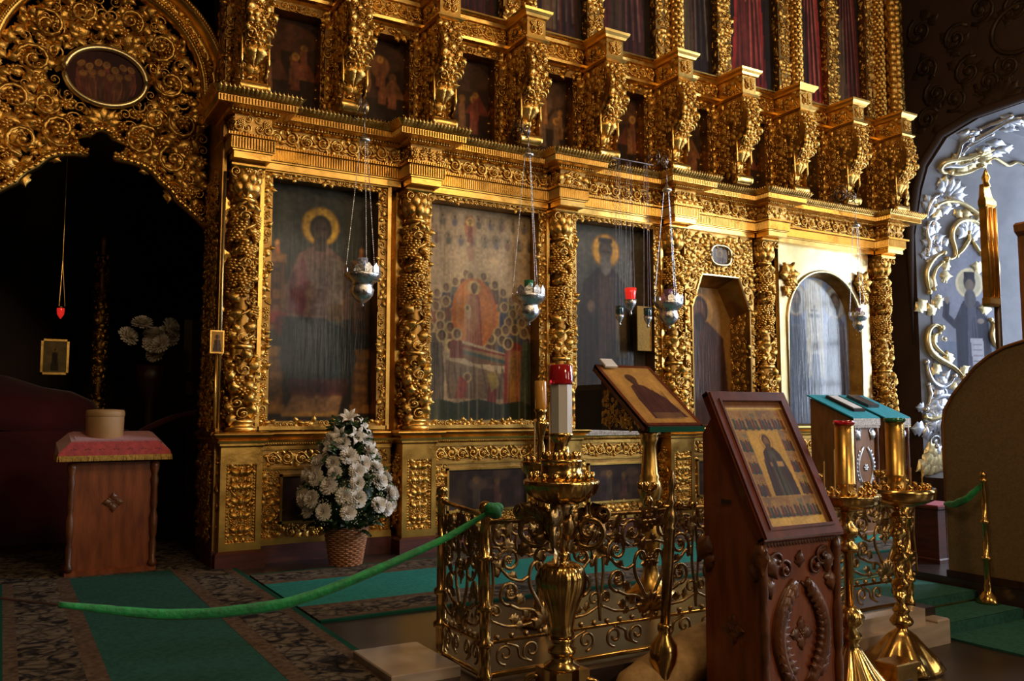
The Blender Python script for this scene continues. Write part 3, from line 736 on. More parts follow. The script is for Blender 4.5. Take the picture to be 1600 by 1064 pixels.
# enthroned figure
t = thing('throne_icon', (0,0,0), 'tall dark icon of an enthroned haloed figure in a carved gilt frame', 'icon')
icon_frame(t, 1.775, 2.885, 1.08, 3.20, .088, 11)
w_, h_ = .94, 2.02
cv = Cv(110, w_, h_, '35352a', 3)
A = cv.asp
cv.rect(0, .55*A, 1, A, '2c241a')
for sx in (-1, 1):                             # throne: posts, finials, arms
    x = .5+sx*.40
    cv.rect(x-.09, .30*A, x+.09, .335*A, '9a6426'); cv.rect(x-.10, .335*A, x+.10, .345*A, '5a3414')
    cv.poly([(x-.035, .30*A),(x, .235*A),(x+.035, .30*A)], 'b0602a'); cv.ell(x, .255*A, .022, .03, 'c8823a')
    cv.rect(x-.075, .345*A, x+.075, .62*A, '6a4220'); cv.rect(x-.04, .36*A, x+.04, .60*A, '43240f')
    for k in range(3): cv.ell(x, (.40+.07*k)*A, .035, .05, '87562a', .8)
    cv.rect(x-.10, .69*A, x+.10, .73*A, 'a06a28'); cv.rect(x-.08, .73*A, x+.08, .94*A, '7a4c1e')
    for k in range(4): cv.ell(x, (.76+.05*k)*A, .06, .035, 'a8702c', .75)
    cv.rect(x-.10, .93*A, x+.10, .97*A, 'a06a28')
cv.ell(.13, .57*A, .10, .06, '7a2420'); cv.ell(.16, .60*A, .07, .10, '5a1c1a')
cv.ell(.5, .165*A, .178, .178, 'd09a2c'); cv.ring(.5, .165*A, .175, .008, 'a06a1c')
cv.poly([(.30,.29*A),(.44,.25*A),(.58,.25*A),(.72,.30*A),(.80,.44*A),(.80,.58*A),(.20,.58*A),(.17,.44*A)], '6a4a3c')
cv.poly([(.22,.40*A),(.34,.30*A),(.42,.42*A),(.34,.56*A),(.20,.54*A)], '55262a')
cv.poly([(.17,.56*A),(.80,.56*A),(.86,.74*A),(.80,.86*A),(.22,.86*A),(.14,.74*A)], '29302f')
cv.poly([(.62,.30*A),(.72,.31*A),(.74,.60*A),(.60,.58*A)], '8a7a5e', .55)
drape_folds(cv, .25, .75, .30*A, .56*A, '9a8468', 12, .35); drape_folds(cv, .20, .80, .58*A, .85*A, '4a5450', 14, .5); drape_folds(cv, .2, .8, .6*A, .86*A, '14181a', 12, .6)
cv.ell(.36, .64*A, .10, .12, '3c4442', .6); cv.ell(.62, .65*A, .10, .12, '3c4442', .6)
cv.ell(.5, .175*A, .105, .125, '2a221a'); cv.ell(.5, .18*A, .075, .105, '4a3826'); cv.ell(.5, .235*A, .06, .05, '2e241a'); cv.rect(.45, .23*A, .55, .275*A, '3a2c20')
for sg in (-1, 1): cv.line([(.5+sg*.02, .175*A), (.5+sg*.05, .175*A)], .005, '16100a')
cv.line([(.5,.18*A),(.505,.2*A)], .005, '66503a')
cv.rect(.58, .50*A, .72, .57*A, '6a4a24'); cv.ell(.40, .46*A, .035, .05, '6a4c34')
cv.poly([(.28,.88*A),(.74,.88*A),(.70,.965*A),(.18,.965*A)], '8a6038'); cv.rect(.17, .963*A, .70, .98*A, 'a8762e'); cv.ell(.42,.89*A,.05,.03,'5a3a28'); cv.ell(.58,.89*A,.05,.03,'5a3a28')
cv.poly([(.2,.82*A),(.8,.82*A),(.78,.89*A),(.24,.89*A)], '4c2420', .8)
cv.blur(2); cv.smoke(.5,.38*A,.3,.35,'9a8878',.5); cv.smoke(.5,.55*A,.22,.5,'6a625c',.5); cv.smoke(.1,.9*A,.4,.5,'0e0a08',.7); cv.smoke(.95,.5*A,.25,1.0,'0e0a08',.6); cv.smoke(.5,.72*A,.5,.35,'1a1a1c',.5)
cv.age(.75, .3, '4a3a30')
cv.obj('painting', 'paint_varnish', t, (1.86, 7.235, 1.13))

# crowded icon (the falling asleep, with apostles about the bier)
t = thing('crowded_icon', (0,0,0), 'pale icon crowded with haloed figures round a bier and orange mandorla', 'icon')
icon_frame(t, 3.225, 4.555, 1.08, 3.20, .085, 17)
w_, h_ = 1.17, 2.02
cv = Cv(160, w_, h_, 'b2946c', 9); A = cv.asp
for y in (.03, .12):
    for k in range(9):
        x = .06+k*.11+(.055 if y > .1 else 0)
        cv.ell(x, (y+.03)*A, .040, .060, '857059', .7); cv.ell(x, (y+.042)*A, .022, .035, ['6a4438','55503f','4f4a55'][k % 3], .8); cv.head(x, (y+.018)*A, .012, '5a4030', halo='a88c5c', hr=1.5)
cv.ell(.42, .09*A, .055, .10, 'a86848', .9); cv.head(.42, .065*A, .02, halo='c8a050'); cv.fig(.42, .07*A, .16, '8a4030', '5a2820')
cv.ell(.43, .21*A, .04, .07, '9a6a50', .8)
cv.rect(0, .10*A, .12, .16*A, '9a6a58', .3)
# mandorla and standing figure
cv.ell(.47, .50*A, .235, .27, 'b86a30'); cv.ell(.47, .50*A, .20, .235, 'c27a34', .8); cv.ring(.47, .50*A, .22, .004, 'd8a050', .5)
def crowd(pts, r, cols):
    for k, (x, y) in enumerate(sorted(pts, key=lambda p: p[1])):
        c = cols[k % len(cols)]; f = cols[(k+2) % len(cols)]
        cv.poly([(x-r*1.9, y+r*6),(x-r*1.7, y+r*1.8),(x-r*.5, y+r*1.1),(x+r*.5, y+r*1.1),(x+r*1.7, y+r*1.8),(x+r*1.9, y+r*6)], c)
        cv.poly([(x-r*.2, y+r*1.2),(x+r*1.5, y+r*1.8),(x+r*1.2, y+r*5),(x+r*.3, y+r*5)], f, .8)
        for q in range(3): cv.line([(x+(q-1)*r*.8, y+r*1.6),(x+(q-1)*r*1.1, y+r*5.5)], r*.12, '2a1c14', .5)
        cv.head(x+r*.15*(-1)**k, y, r, '70523a', '4a3424', ['b0925e','b89a62','a58a5a'][k % 3], 1.6)
cc = ['6a4034','4c4c56','76583c','5a5c4c','7e4634','44465a','6a5a44']
rr_ = cv.rng
crowd([(.38+.05*math.sin(k), (.315+.012*k)*A) for k in range(2)]+[(.55,.32*A),(.29,.355*A),(.65,.355*A),(.21,.385*A),(.73,.39*A),(.13,.415*A),(.81,.425*A),(.05,.45*A),(.88,.46*A),(.95,.49*A)], .027, cc)
crowd([(.20,.45*A),(.11,.475*A),(.75,.46*A),(.83,.49*A),(.03,.52*A),(.91,.53*A),(.16,.52*A),(.79,.53*A)], .029, cc[::-1])
crowd([(.06,.575*A),(.15,.565*A),(.24,.57*A),(.68,.585*A),(.76,.57*A),(.85,.565*A),(.94,.58*A),(.62,.615*A),(.72,.62*A),(.02,.62*A),(.11,.62*A)], .031, cc)
cv.ell(.46, .495*A, .205, .285, 'b4622c'); cv.ell(.46, .495*A, .17, .25, 'bd7232', .8)
cv.fig(.46, .375*A, .50, '84402c', 'a86a44', '5a3824', halo='c8a05a', w=.16, beard='33200f', mantle='9a6846')
cv.ell(.405,.50*A,.03,.045,'b08a62'); cv.head(.40,.475*A,.016,'6a4630',halo='c8a868')
# bier
cv.poly([(.17,.63*A),(.30,.62*A),(.88,.70*A),(.92,.74*A),(.82,.775*A),(.40,.75*A),(.20,.70*A)], 'b59a72')
cv.poly([(.24,.645*A),(.34,.64*A),(.84,.705*A),(.84,.745*A),(.46,.735*A),(.28,.69*A)], '6a4a30')
cv.line([(.32,.66*A),(.84,.715*A)], .016, '8a6a44'); cv.line([(.34,.68*A),(.84,.735*A)], .014, '3f4a40'); cv.line([(.30,.65*A),(.84,.70*A)], .008, '7a2c24')
cv.head(.25, .655*A, .03, '5a3824', '4a2420', 'c8a860', 1.7)
crowd([(.30,.60*A)], .032, ['7a4030'])
cv.poly([(.20,.72*A),(.80,.79*A),(.78,.90*A),(.22,.90*A)], '6a5038', .8); drape_folds(cv, .2, .8, .74*A, .9*A, '3a2a1c', 16, .5)
# bowing apostles at the ends
cv.robe(.10, .60*A, .66, .07, .09, '5a4a3a', '30261c', 6); cv.head(.17, .61*A, .035, '5a3c26', '2c1c12', 'b99c62', 1.5)
cv.robe(.84, .63*A, .60, .08, .11, '8a2e22', 'b08030', 6); cv.head(.78, .635*A, .036, '5a3c26', '2c1c12', 'b99c62', 1.5)
cv.poly([(.79,.70*A),(.85,.70*A),(.85,.93*A),(.80,.93*A)], 'b07c30', .8); cv.robe(.95, .62*A, .62, .04, .06, '4a5038', '2a2e20', 4)
# small figures before the bier
cv.ell(.40,.80*A,.042,.042,'b89a60'); cv.ell(.40,.80*A,.026,.03,'5a3824')
cv.poly([(.33,.79*A),(.40,.82*A),(.38,.90*A),(.29,.90*A)], '8a3a2a'); cv.line([(.32,.90*A),(.27,.96*A)], .012, '8a6a4a'); cv.line([(.37,.90*A),(.38,.965*A)], .012, '8a6a4a')
cv.poly([(.60,.80*A),(.68,.80*A),(.66,.95*A),(.58,.95*A)], '7a2a22'); cv.poly([(.58,.78*A),(.66,.77*A),(.70,.83*A),(.62,.87*A)], '8a7030')
cv.poly([(0,.93*A),(.15,.90*A),(.3,.92*A),(.5,.90*A),(.7,.925*A),(.9,.91*A),(1,.93*A),(1,A),(0,A)], '28301e')
cv.blur(1); cv.smoke(.6,.15*A,.5,.5,'d8c4a4',.4); cv.smoke(.1,.3*A,.4,.6,'b8a084',.4); cv.smoke(.5,.9*A,.8,.3,'2a2018',.4); cv.age(.55, .4, 'b09a80')
cv.obj('painting', 'paint_varnish', t, (3.305, 7.235, 1.13))

# dark monk icon
t = thing('monk_icon', (0,0,0), 'tall dark icon of a haloed elderly monk behind the small hanging lamps', 'icon')
icon_frame(t, 4.83, 6.00, 1.08, 3.20, .085, 23)
cv = Cv(100, 1.01, 2.02, '4a443a', 14); A = cv.asp
cv.rect(0, 0, 1, .30*A, '4e4a3e'); cv.rect(.75,.10*A,.98,.62*A,'4a3f30')
cv.poly([(.20,.30*A),(.38,.22*A),(.60,.22*A),(.78,.32*A),(.85,.62*A),(.84,A),(.12,A),(.12,.60*A)], '33271f')
cv.poly([(.40,.26*A),(.60,.26*A),(.66,A),(.36,A)], '473328'); drape_folds(cv, .15, .85, .3*A, A, '1c1510', 16, .7); drape_folds(cv, .2, .8, .3*A, A, '5c4634', 9, .5)
cv.ell(.49, .125*A, .175, .175, 'c89030'); cv.ring(.49, .125*A, .172, .008, '8a5a1c')
cv.ell(.49, .12*A, .088, .105, '4a3c30'); cv.ell(.49, .135*A, .068, .085, '6a5440'); cv.ell(.49, .20*A, .072, .11, '6f6457'); cv.rect(.40,.06*A,.58,.085*A,'3c3026')
for sg in (-1, 1): cv.line([(.49+sg*.015, .13*A), (.49+sg*.05, .13*A)], .006, '1c140e')
cv.ell(.30,.42*A,.05,.06,'7a5c42'); cv.ell(.68,.44*A,.05,.05,'7a5c42'); cv.poly([(.62,.44*A),(.76,.44*A),(.76,.68*A),(.62,.68*A)], '7a6440', .8)
cv.blur(2); cv.smoke(.5,.7*A,.5,.9,'181210',.6); cv.smoke(.15,.3*A,.25,.9,'5e564a',.5); cv.age(.6, .3, '4a3e32')
cv.obj('painting', 'paint_varnish', t, (4.91, 7.235, 1.13))
MB().box((5.71,7.10,1.85),(5.90,7.115,2.32)).obj('brass_plate', 'fringe_yellow', t)

# chamfered niche door with painted figure
t = thing('niche_door', (0,0,0), 'gilded niche door with chamfered top, deep reveal and painted dark figure', 'door')
x0, x1 = 6.33, 7.36; y = YF+.14; OP = [(6.42,1.06),(7.29,1.06),(7.29,2.35),(7.12,2.72),(6.57,2.72),(6.42,2.35)]
m = MB(); m.box((x0,y,1.06),(6.42,y+.05,3.2)); m.box((7.29,y,1.06),(x1,y+.05,3.2)); m.box((6.42,y,2.72),(7.29,y+.05,3.2))
m.prism([(6.42,2.35),(6.57,2.72),(6.42,2.72)], y, y+.05); m.prism([(7.29,2.35),(7.29,2.72),(7.12,2.72)], y, y+.05)
m.obj('surround', 'gold_dull', t)
m = MB(); INN4 = [(6.38,1.06),(7.25,1.06),(7.25,2.28),(7.06,2.62),(6.55,2.62),(6.38,2.28)]
m.rings([[(a,y+.05,c) for a, c in OP], [(a,7.32,c) for a, c in INN4]], caps=False); m.obj('reveal', 'gold_dull', t)
m = MB()
for k in range(6):
    (a,c),(d,e_) = OP[k], OP[(k+1) % 6]
    if k != 0: m.tube([(a,y-.01,c),(d,y-.01,e_)], .012, 6)
m.obj('edge_fillet', 'gold_pale', t)
def c(m):
    def ins(u, v):
        X = x0+u; Z = 2.2+v
        if 6.39 < X < 7.32 and Z < 2.75:
            if Z < 2.35: return False
            q = (Z-2.35)/.37*.15
            if 6.42+q-.03 < X < 7.29-q+.03: return False
        return ((X-6.84)/.17)**2+((Z-2.95)/.13)**2 > 1
    R = Relief(31); fill(R, x1-x0, .95, .075, ins); R.to(m, front(x0, y, 2.2))
    for xx in (x0, 7.28):
        R = Relief(32); fill(R, .08, 1.12, .06, sym=False); R.to(m, front(xx, y, 1.08))
    R = Relief(35); fill(R, .22, 1.22, .07, sym=False)        # carving on the right reveal
    R.to(m, lambda V: np.stack([7.285-.035*V[:,0]/.22-V[:,2]*.7, y+.06+V[:,0], 1.08+V[:,1]], -1))
carve(c, 'foliage_carving', t)
m = MB(); tt = np.linspace(0, 2*PI, 33)
m.tube(np.stack([6.84+.15*np.sign(np.cos(tt))*np.abs(np.cos(tt))**.7, np.full(33, y-.03), 2.95+.11*np.sign(np.sin(tt))*np.abs(np.sin(tt))**.7], -1), .016, 6); m.obj('cartouche_frame', 'gold_pale', t, True)
cv = Cv(30, .26, .18, '6a5a4c', 2); cv.head(.5, .3, .10, '6a4c38', halo='8a7450'); cv.robe(.5, .42, .3, .2, .3, '55382f', '3a241c'); cv.age(.3,.2)
cv.obj('cartouche_painting', 'paint_varnish', t, (6.71, y-.012, 2.86))
cv = Cv(100, .88, 1.60, '9a6a2c', 6); A = cv.asp
cv.rect(0, 0, 1, A, '94662c'); cv.ell(.45, .20*A, .24, .24, 'b07c34')
cv.poly([(.08,.36*A),(.30,.27*A),(.60,.27*A),(.86,.38*A),(.98,A),(0,A)], '4a2c22'); drape_folds(cv, .1, .9, .36*A, A, '2c1812', 14, .7); drape_folds(cv, .1, .9, .4*A, A, '6a4434', 8, .5)
cv.ell(.45,.19*A,.15,.19,'3a241a'); cv.ell(.45,.20*A,.11,.155,'6a4630'); cv.ell(.45,.27*A,.10,.12,'3a2418'); cv.age(.45,.2)
cv.blur(2); cv.obj('painting', 'paint_matte', t, (6.375, 7.315, 1.06))

# arched icon with glazed painting
t = thing('arched_icon', (0,0,0), 'glazed icon of two standing saints and a cross under a pale gilt arch', 'icon')
x0, x1 = 7.80, 9.42; y = YF+.16; xc, rr, zs = 8.575, .655, 2.28
n = 25; ang = np.linspace(0, PI, n)
arc = [(xc+rr*math.cos(a)*1.0, zs+rr*math.sin(a)*.97) for a in ang][::-1]        # left to right
m = MB()
m.box((x0,y,1.06),(xc-rr,y+.06,3.2)); m.box((xc+rr,y,1.06),(x1,y+.06,3.2))
for (a,c_),(d,e_) in zip(arc[:-1], arc[1:]):
    m.add([(a,y,c_),(d,y,e_),(d,y,3.2),(a,y,3.2)], [(0,1,2,3)])
m.obj('spandrel', 'gold_pale', t)
arcf = [(xc-rr,1.06)]+arc+[(xc+rr,1.06)]
ina = [(xc+(a-xc)*.93, 1.06+(c_-1.06)*.97) for a, c_ in arcf]
m = MB(); m.rings([[(a,y-.005,c_) for a, c_ in arcf], [(a,7.23,c_) for a, c_ in ina]], close=False, caps=False); m.obj('reveal', 'gold_dull', t)
MB().tube([(a,y-.012,c_) for a, c_ in arcf], .018, 6).obj('edge_fillet', 'gold_pale', t, True)
def c(m):
    P = np.array(arcf); R = Relief(51)
    seg = np.hypot(*np.diff(P, axis=0).T); L = seg.sum(); cum = np.concatenate([[0], np.cumsum(seg)])
    fill(R, L, .13, .06, sym=False)
    def mp(V):
        X = np.interp(V[:,0], cum, P[:,0]); Z = np.interp(V[:,0], cum, P[:,1]); f = V[:,1]/.16*.9
        k = V[:,2]
        Xi = xc+(X-xc)*(1-.07*f-.6*k); Zi = 1.06+(Z-1.06)*(1-.03*f-.2*k)
        return np.stack([Xi, y+.02+V[:,1], Zi], -1)
    R.to(m, mp)
carve(c, 'reveal_carving', t)
def c(m):
    for sx, xx in ((1, x0+.14), (-1, x1-.16)):
        R = Relief(61)
        for k in range(5): R.leaf(0, 0, .17, -2.4+k*1.0, wz=1.6)
        R.grape(.03*sx, -.06, .16, .2); R.grape(-.03*sx, -.16, .13, 0); R.ros(0, .03, .10, 0, wz=1.8); R.leaf(0, -.12, .15, PI-.5*sx, wz=1.4); R.curl(.06*sx, .05, .09, 1, sx=sx)
        R.to(m, front(xx, y-.01, 2.82))
carve(c, 'grape_clusters', t)
cv = Cv(120, 1.28, 1.86, '8d93a6', 21); A = cv.asp
cv.rect(0,0,1,.35*A,'7c86a0'); cv.rect(.38,.05*A,.62,.7*A,'b4aa96'); cv.rect(0,.82*A,1,A,'2c2a34')
for x, c1, c2 in ((.24,'3c4254','262a38'),(.80,'40404e','282834')):
    cv.fig(x, .19*A, 1.30, c1, c2, '6a5646', '9c9a90', .15, beard='4a4038')
cv.rect(.485,.22*A,.515,.55*A,'4a4438'); cv.rect(.42,.28*A,.58,.30*A,'4a4438'); cv.rect(.45,.25*A,.55,.262*A,'4a4438')
cv.fig(.5, .50*A, .55, '454a5a', '2e3240', '6a5646', '8c8c88', .16); cv.blur(2); cv.age(.45, .4, 'a0a8b8')
cv.obj('painting', 'paint_glazed', t, (7.935, 7.22, 1.07))
# ---------------------------------------------------------------- second tier: consoles and small icons
CX = [1.60, 2.42, 3.25, 4.14, 5.05, 5.97, 6.88, 7.78, 8.69, 9.60]
def make_console():
    t = thing('console', (0,0,0), '', 'console', 'gilded consoles of the second tier'); t.scale = (1, 1, 1.1)
    prof = [(.30,0),(-.04,0),(-.06,.03),(-.05,.07),(.0,.09),(.03,.16),(.01,.26),(-.06,.34),(-.145,.42),(-.20,.51),(-.215,.60),(-.20,.70),(-.17,.79),(-.15,.86),(.30,.86)]
    R = [[(-.095,y,z) for y, z in prof], [(.095,y,z) for y, z in prof]]
    m = MB(); m.rings(np.array(R)); m.obj('body', 'gold_dull', t)
    P = np.array(prof[4:14]); seg = np.hypot(*np.diff(P, axis=0).T); cum = np.concatenate([[0], np.cumsum(seg)])
    def scal(m):
        R = Relief(7); L = cum[-1]; rn_ = R.rnd
        for j, v in enumerate(np.arange(L-.03, .34, -.05)):
            for i in range(4):
                u = (i-1.5+.5*(j % 2)+rn_.uniform(-.15,.15))*.052; k = rn_.random()
                if abs(u) > .1: continue
                if k < .5: R.leaf(u, v+.02, rn_.uniform(.07,.10), PI+rn_.uniform(-.8,.8), wz=1.7)
                elif k < .75: R.curl(u, v, .06, rn_.uniform(0,6), wz=2.0)
                else: R.ros(u, v, .055, 0, wz=2.2)
                if rn_.random() < .5: R.st(SPH, u+.02, v+.01, .014, w0=.014)
        for s in (-1, 1):
            R.leaf(s*.055, .31, .20, PI-.25*s, wz=1.5); R.curl(s*.06, .37, .11, 0, sx=s, wz=1.6); R.leaf(s*.05, .05, .14, s*.5, wz=1.2)
        for v in np.arange(.04, .30, .05):
            for u in (-.06, 0, .06): (R.leaf if rn_.random() < .6 else R.curl)(u+rn_.uniform(-.01,.01), v, rn_.uniform(.06,.085), rn_.uniform(-2.6,2.6), wz=1.5)
        R.ros(0, .33, .12, 0, wz=1.8); R.leaf(0, .31, .16, PI, wz=1.5)
        R.to(m, lambda V: np.stack([V[:,0], np.interp(V[:,1], cum, P[:,0])-V[:,2], np.interp(V[:,1], cum, P[:,1])], -1))
        R = Relief(9)                                                   # left flank
        def ins(u, v): return -.03 < np.interp(v, P[:,1], P[:,0])*-1+.26-u
        fill(R, .40, .74, .075, ins, sym=False); R.to(m, lambda V: np.stack([-.095-V[:,2], .26-V[:,0], .10+V[:,1]], -1))
        R.to(m, lambda V: np.stack([.095+V[:,2], .26-V[:,0], .10+V[:,1]], -1))
    carve(scal, 'scale_carving', t)
    m = MB(); a = np.arange(13)/12*2*PI
    R = []
    for x in (-.125,-.115,-.10,-.04,0,.04,.10,.115,.125):
        r = .045 if abs(x) < .11 else (.052 if abs(x) < .12 else .03)
        R.append([(x, -.03+r*math.cos(q), .05+r*math.sin(q)) for q in a[:-1]])
    m.rings(R); m.obj('foot_roll', 'gold_smooth', t, True)
    for s in (-1, 1):
        m = MB(); m.lathe([(.004,.44),(.012,.42),(.014,.38),(.010,.32),(.013,.24),(.004,.20)], (s*.105,-.06,0), 8); m.obj('tassel', 'gold_smooth', t, True)
    m = MB(); m.mould(-.10,.10,-.16,.30,[(.86,.01),(.875,.03),(.89,.03),(.90,.0),(1.06,.0),(1.07,.02),(1.09,.03),(1.11,.05),(1.13,.055),(1.14,.04)])
    blk = m.obj('block', 'gold_smooth', t)
    def bc(m):
        R = Relief(2); fill(R, .19, .15, .07); R.to(m, front(-.095, -.16, .905)); R = Relief(2); fill(R, .3, .15, .07, sym=False); R.to(m, sideL(-.10, .16, .905))
    stuff(MB_obj(bc, 'block_carving', blk))
    MB().box((-.16,.26,0),(.16,.48,.90)).obj('pilaster', 'gold_dull', t)
    def pc(m):
        R = Relief(12); fill(R, .32, .84, .075); R.to(m, front(-.16, .26, .03)); R = Relief(13); fill(R, .2, .84, .075, sym=False); R.to(m, sideL(-.16, .47, .03))
    carve(pc, 'pilaster_carving', t)
    return t
con = make_console()
for i, x in enumerate(CX):
    lab = 'scaly gilded console bracket on the cornice, %s from the portal arch' % ordinal(i)
    if i == 0: con.location = (x, 6.74, 3.69); con['label'] = lab
    else: dup(con, (x, 6.74, 3.69), lab)
rg = random.Random(77)
SC = [('3a2418','6a4424','5a2c20'),('2e2018','6a3c24','7a5030'),('30221a','5a3a20','6a2c24'),('33241a','7a5028','4a3a2c')]
for i in range(9):
    x0, x1 = CX[i]+.16, CX[i+1]-.16; w_ = x1-x0; h_ = .74
    t = thing('small_icon', (0,0,0), 'small dark narrative icon on the cornice, %s from the portal arch' % ordinal(i), 'icon', 'small icons of the second tier')
    cv = Cv(56, w_, h_+.16, '20160f', 100+i); A = cv.asp; p = SC[i % 4]
    cv.ell(.5, .2*A, .5, .25, p[0]); cv.rect(0,.6*A,1,A,'1c130d')
    cv.poly([(.05,.65*A),(.3,.4*A),(.5,.62*A)], p[0]); cv.poly([(.5,.6*A),(.75,.35*A),(1,.6*A)], p[2], .6); cv.rect(.1,.15*A,.35,.45*A,p[0])
    for k in range(5):
        cv.fig(rg.uniform(.12,.88), rg.uniform(.25,.5)*A, rg.uniform(.42,.62), p[1+k % 2], p[0], halo='8a6428' if k % 2 else '5a3f1c', w=.14)
    if i % 2: cv.ell(.5,.3*A,.18,.22,p[2],.7); cv.fig(.5,.22*A,.5,p[1],p[0],halo='96702c')
    cv.blur(1); cv.A = (cv.A*1.5+np.array([.03,.012,.0])).clip(0, 1); cv.age(.6,.3,'4a2e1c')
    cv.obj('painting', 'paint_matte', t, (x0, 7.175, 3.70))
    m = MB(); m.box((x0,7.02,4.58),(x1,7.2,4.67)); m.box((x0,7.05,3.69),(x0+.02,7.2,4.6)); m.box((x1-.02,7.05,3.69),(x1,7.2,4.6)); m.obj('frame', 'gold_dull', t)
    def c(m):
        R = Relief(200+i); fill(R, w_, .09, .07); R.to(m, front(x0, 7.02, 4.575))
    carve(c, 'frame_carving', t)
    t = thing('upper_frieze', (0,0,0), 'carved gilt frieze stretch above the small icon, %s from the portal arch' % ordinal(i), 'frieze', 'frieze stretches above the small icons')
    x0 -= .05; x1 += .05
    m = MB(); m.mould(x0, x1, 6.96, 7.22, [(4.66,.0),(4.675,.03),(4.70,.035),(4.715,.01),(4.72,0),(4.86,0),(4.87,.02),(4.90,.03),(4.93,.06),(4.945,.06),(4.95,.04)]); m.ribs(x0, x1, 6.93, 4.905, 4.93, .018, .02)
    m.obj('moulding', 'gold_smooth', t)
    def c(m):
        R = Relief(300+i); rinceau(R, x1-x0, .135); R.to(m, front(x0, 6.96, 4.723))
    carve(c, 'frieze_carving', t)
t = tag(MB().box((1.42,7.12,3.69),(1.78,7.19,4.55)).obj('maroon_board', 'maroon_board'), 'dark maroon board behind the first console beside the arch', 'board')
# ---------------------------------------------------------------- third tier: tall icons between pilasters
PX3 = [(1.55,.17),(2.40,.34),(3.33,.17),(4.27,.34),(5.20,.18),(6.20,.34),(7.04,.18),(8.12,.34),(8.92,.18),(9.72,.30)]
for i, (x, wd) in enumerate(PX3):
    t = thing('upper_pilaster', (x, 7.1, 4.95), '%s carved gilt pilaster of the top tier, %s from the portal arch' % ('wide' if wd > .2 else 'slender', ordinal(i)), 'pilaster', 'pilasters of the top tier')
    m = MB(); m.mould(-wd/2, wd/2, 0, .2, [(0,.02),(.05,.02),(.07,.0),(2.5,0)]); m.obj('body', 'gold_dull', t)
    def c(m):
        wf = wd if wd < .2 else wd*.55
        R = Relief(400+i); fill(R, wf, 2.0, .07, sym=wd > .2); R.to(m, front(-wd/2, 0, .08))
        R = Relief(410+i); fill(R, .16, 2.0, .08, sym=False); R.to(m, sideL(-wd/2, .17, .08))
        if wd > .2:
            R = Relief(420+i); r = .055
            for j, v in enumerate(np.arange(.08, 2.0, .05)):
                for k in range(5): R.leaf((k+.5*(j % 2))/5*2*PI*r, v, .085, .7, wz=1.4)
            R.to(m, around(r, (wd/2-.07, -.02, 0)))
    carve(c, 'carving', t)
    if wd > .2: MB().lathe([(.06,0),(.065,.05),(.05,.07),(.05,2.4)], (wd/2-.07,-.02,0), 16).obj('colonnette', 'gold_dull', t, True)
RED = ['2a1a14','3a1614','2a1210','2c1a16','3a1816','1e1814','6a1e18','6a221c','4a1a16']
for i in range(9):
    (xa, wa), (xb, wb) = PX3[i], PX3[i+1]; x0 = xa+wa/2; x1 = xb-wb/2
    t = thing('tall_icon', (0,0,0), 'tall dark icon with long robes in the top tier, %s from the portal arch' % ordinal(i), 'icon', 'tall icons of the top tier')
    w_ = x1-x0; h_ = 2.3; cv = Cv(46, w_, h_, '1a120d', 500+i); A = cv.asp
    cv.rect(0,.88*A,1,A,'17120d'); cv.fig(.48, .1*A, A*.84, RED[i], '180c0a', halo='5a4020', w=.15, beard='2a1c12')
    cv.poly([(.26,.45*A),(.42,.4*A),(.5,.92*A),(.2,.92*A)], ['3c3020','50201a','241c16','4a3c28','302418'][i % 5], .8)
    drape_folds(cv, .15, .85, .4*A, .94*A, RED[(i+5) % 9], 9, .6); drape_folds(cv, .15, .85, .4*A, .94*A, '120a08', 9, .7)
    cv.A = (cv.A*1.35).clip(0, 1); cv.age(.5,.2,'2a1c14'); cv.obj('painting', 'paint_matte', t, (x0, 7.19, 4.95))
    m = MB(); m.box((x0,7.10,4.95),(x0+.015,7.2,7.3)); m.box((x1-.015,7.10,4.95),(x1,7.2,7.3)); m.box((x0,7.08,4.94),(x1,7.2,4.975)); m.obj('frame', 'gold_dull', t)
# leafy end column of the upper tiers
t = thing('leaf_column', (9.98, 6.98, 3.69), 'tall slender leaf-covered gilt column ending the screen by the dark wall', 'column')
m = MB(); m.lathe([(.09,0),(.10,.05),(.075,.08),(.07,.9),(.09,.92),(.10,1.0),(.10,1.15),(.07,1.2),(.065,3.2)], seg=18); m.obj('shaft', 'gold_dull', t, True)
def c(m):
    R = Relief(71); r = .07
    for j, v in enumerate(np.arange(.08, 3.0, .075)):
        for k in range(6): R.leaf((k+.5*(j % 2))/6*2*PI*r, v, .13, .35*(-1)**j, wz=1.5)
    R.to(m, around(r))
carve(c, 'leaf_carving', t)

# ---------------------------------------------------------------- portal arch
YP = 7.54; PC = .603; ZP = 3.91
HALF = [(0,3.44),(.035,3.435),(.055,3.40),(.06,3.375),(.10,3.385),(.145,3.37),(.165,3.33),(.14,3.295),(.085,3.285),(.055,3.25),(.10,3.215),(.20,3.21),(.30,3.19),(.36,3.16),(.40,3.12),(.42,3.09),(.50,3.03),(.545,2.98),(.56,2.94),(.62,2.90),(.72,2.82),(.83,2.71)]
def openz(dx): return np.interp(abs(dx), [p[0] for p in HALF if p[1] < 3.24 or p[0] == 0], [p[1] for p in HALF if p[1] < 3.24 or p[0] == 0])
t = thing('portal_arch', (0,0,0), 'gilded openwork arch with ogee opening and oval icon over the dark portal', 'arch')
edge = [(PC-dx, z) for dx, z in HALF[::-1]]+[(PC+dx, z) for dx, z in HALF[1:]]
P = np.array([(x, YP-.02, z) for x, z in edge]); T_ = np.gradient(P, axis=0); N_ = np.stack([-T_[:,2], 0*T_[:,0], T_[:,0]], -1); N_ /= np.linalg.norm(N_, axis=1)[:,None]
P = P+N_*.036
MB().tube(P, .036, 8).obj('ogee_border', 'gold_smooth', t, True)
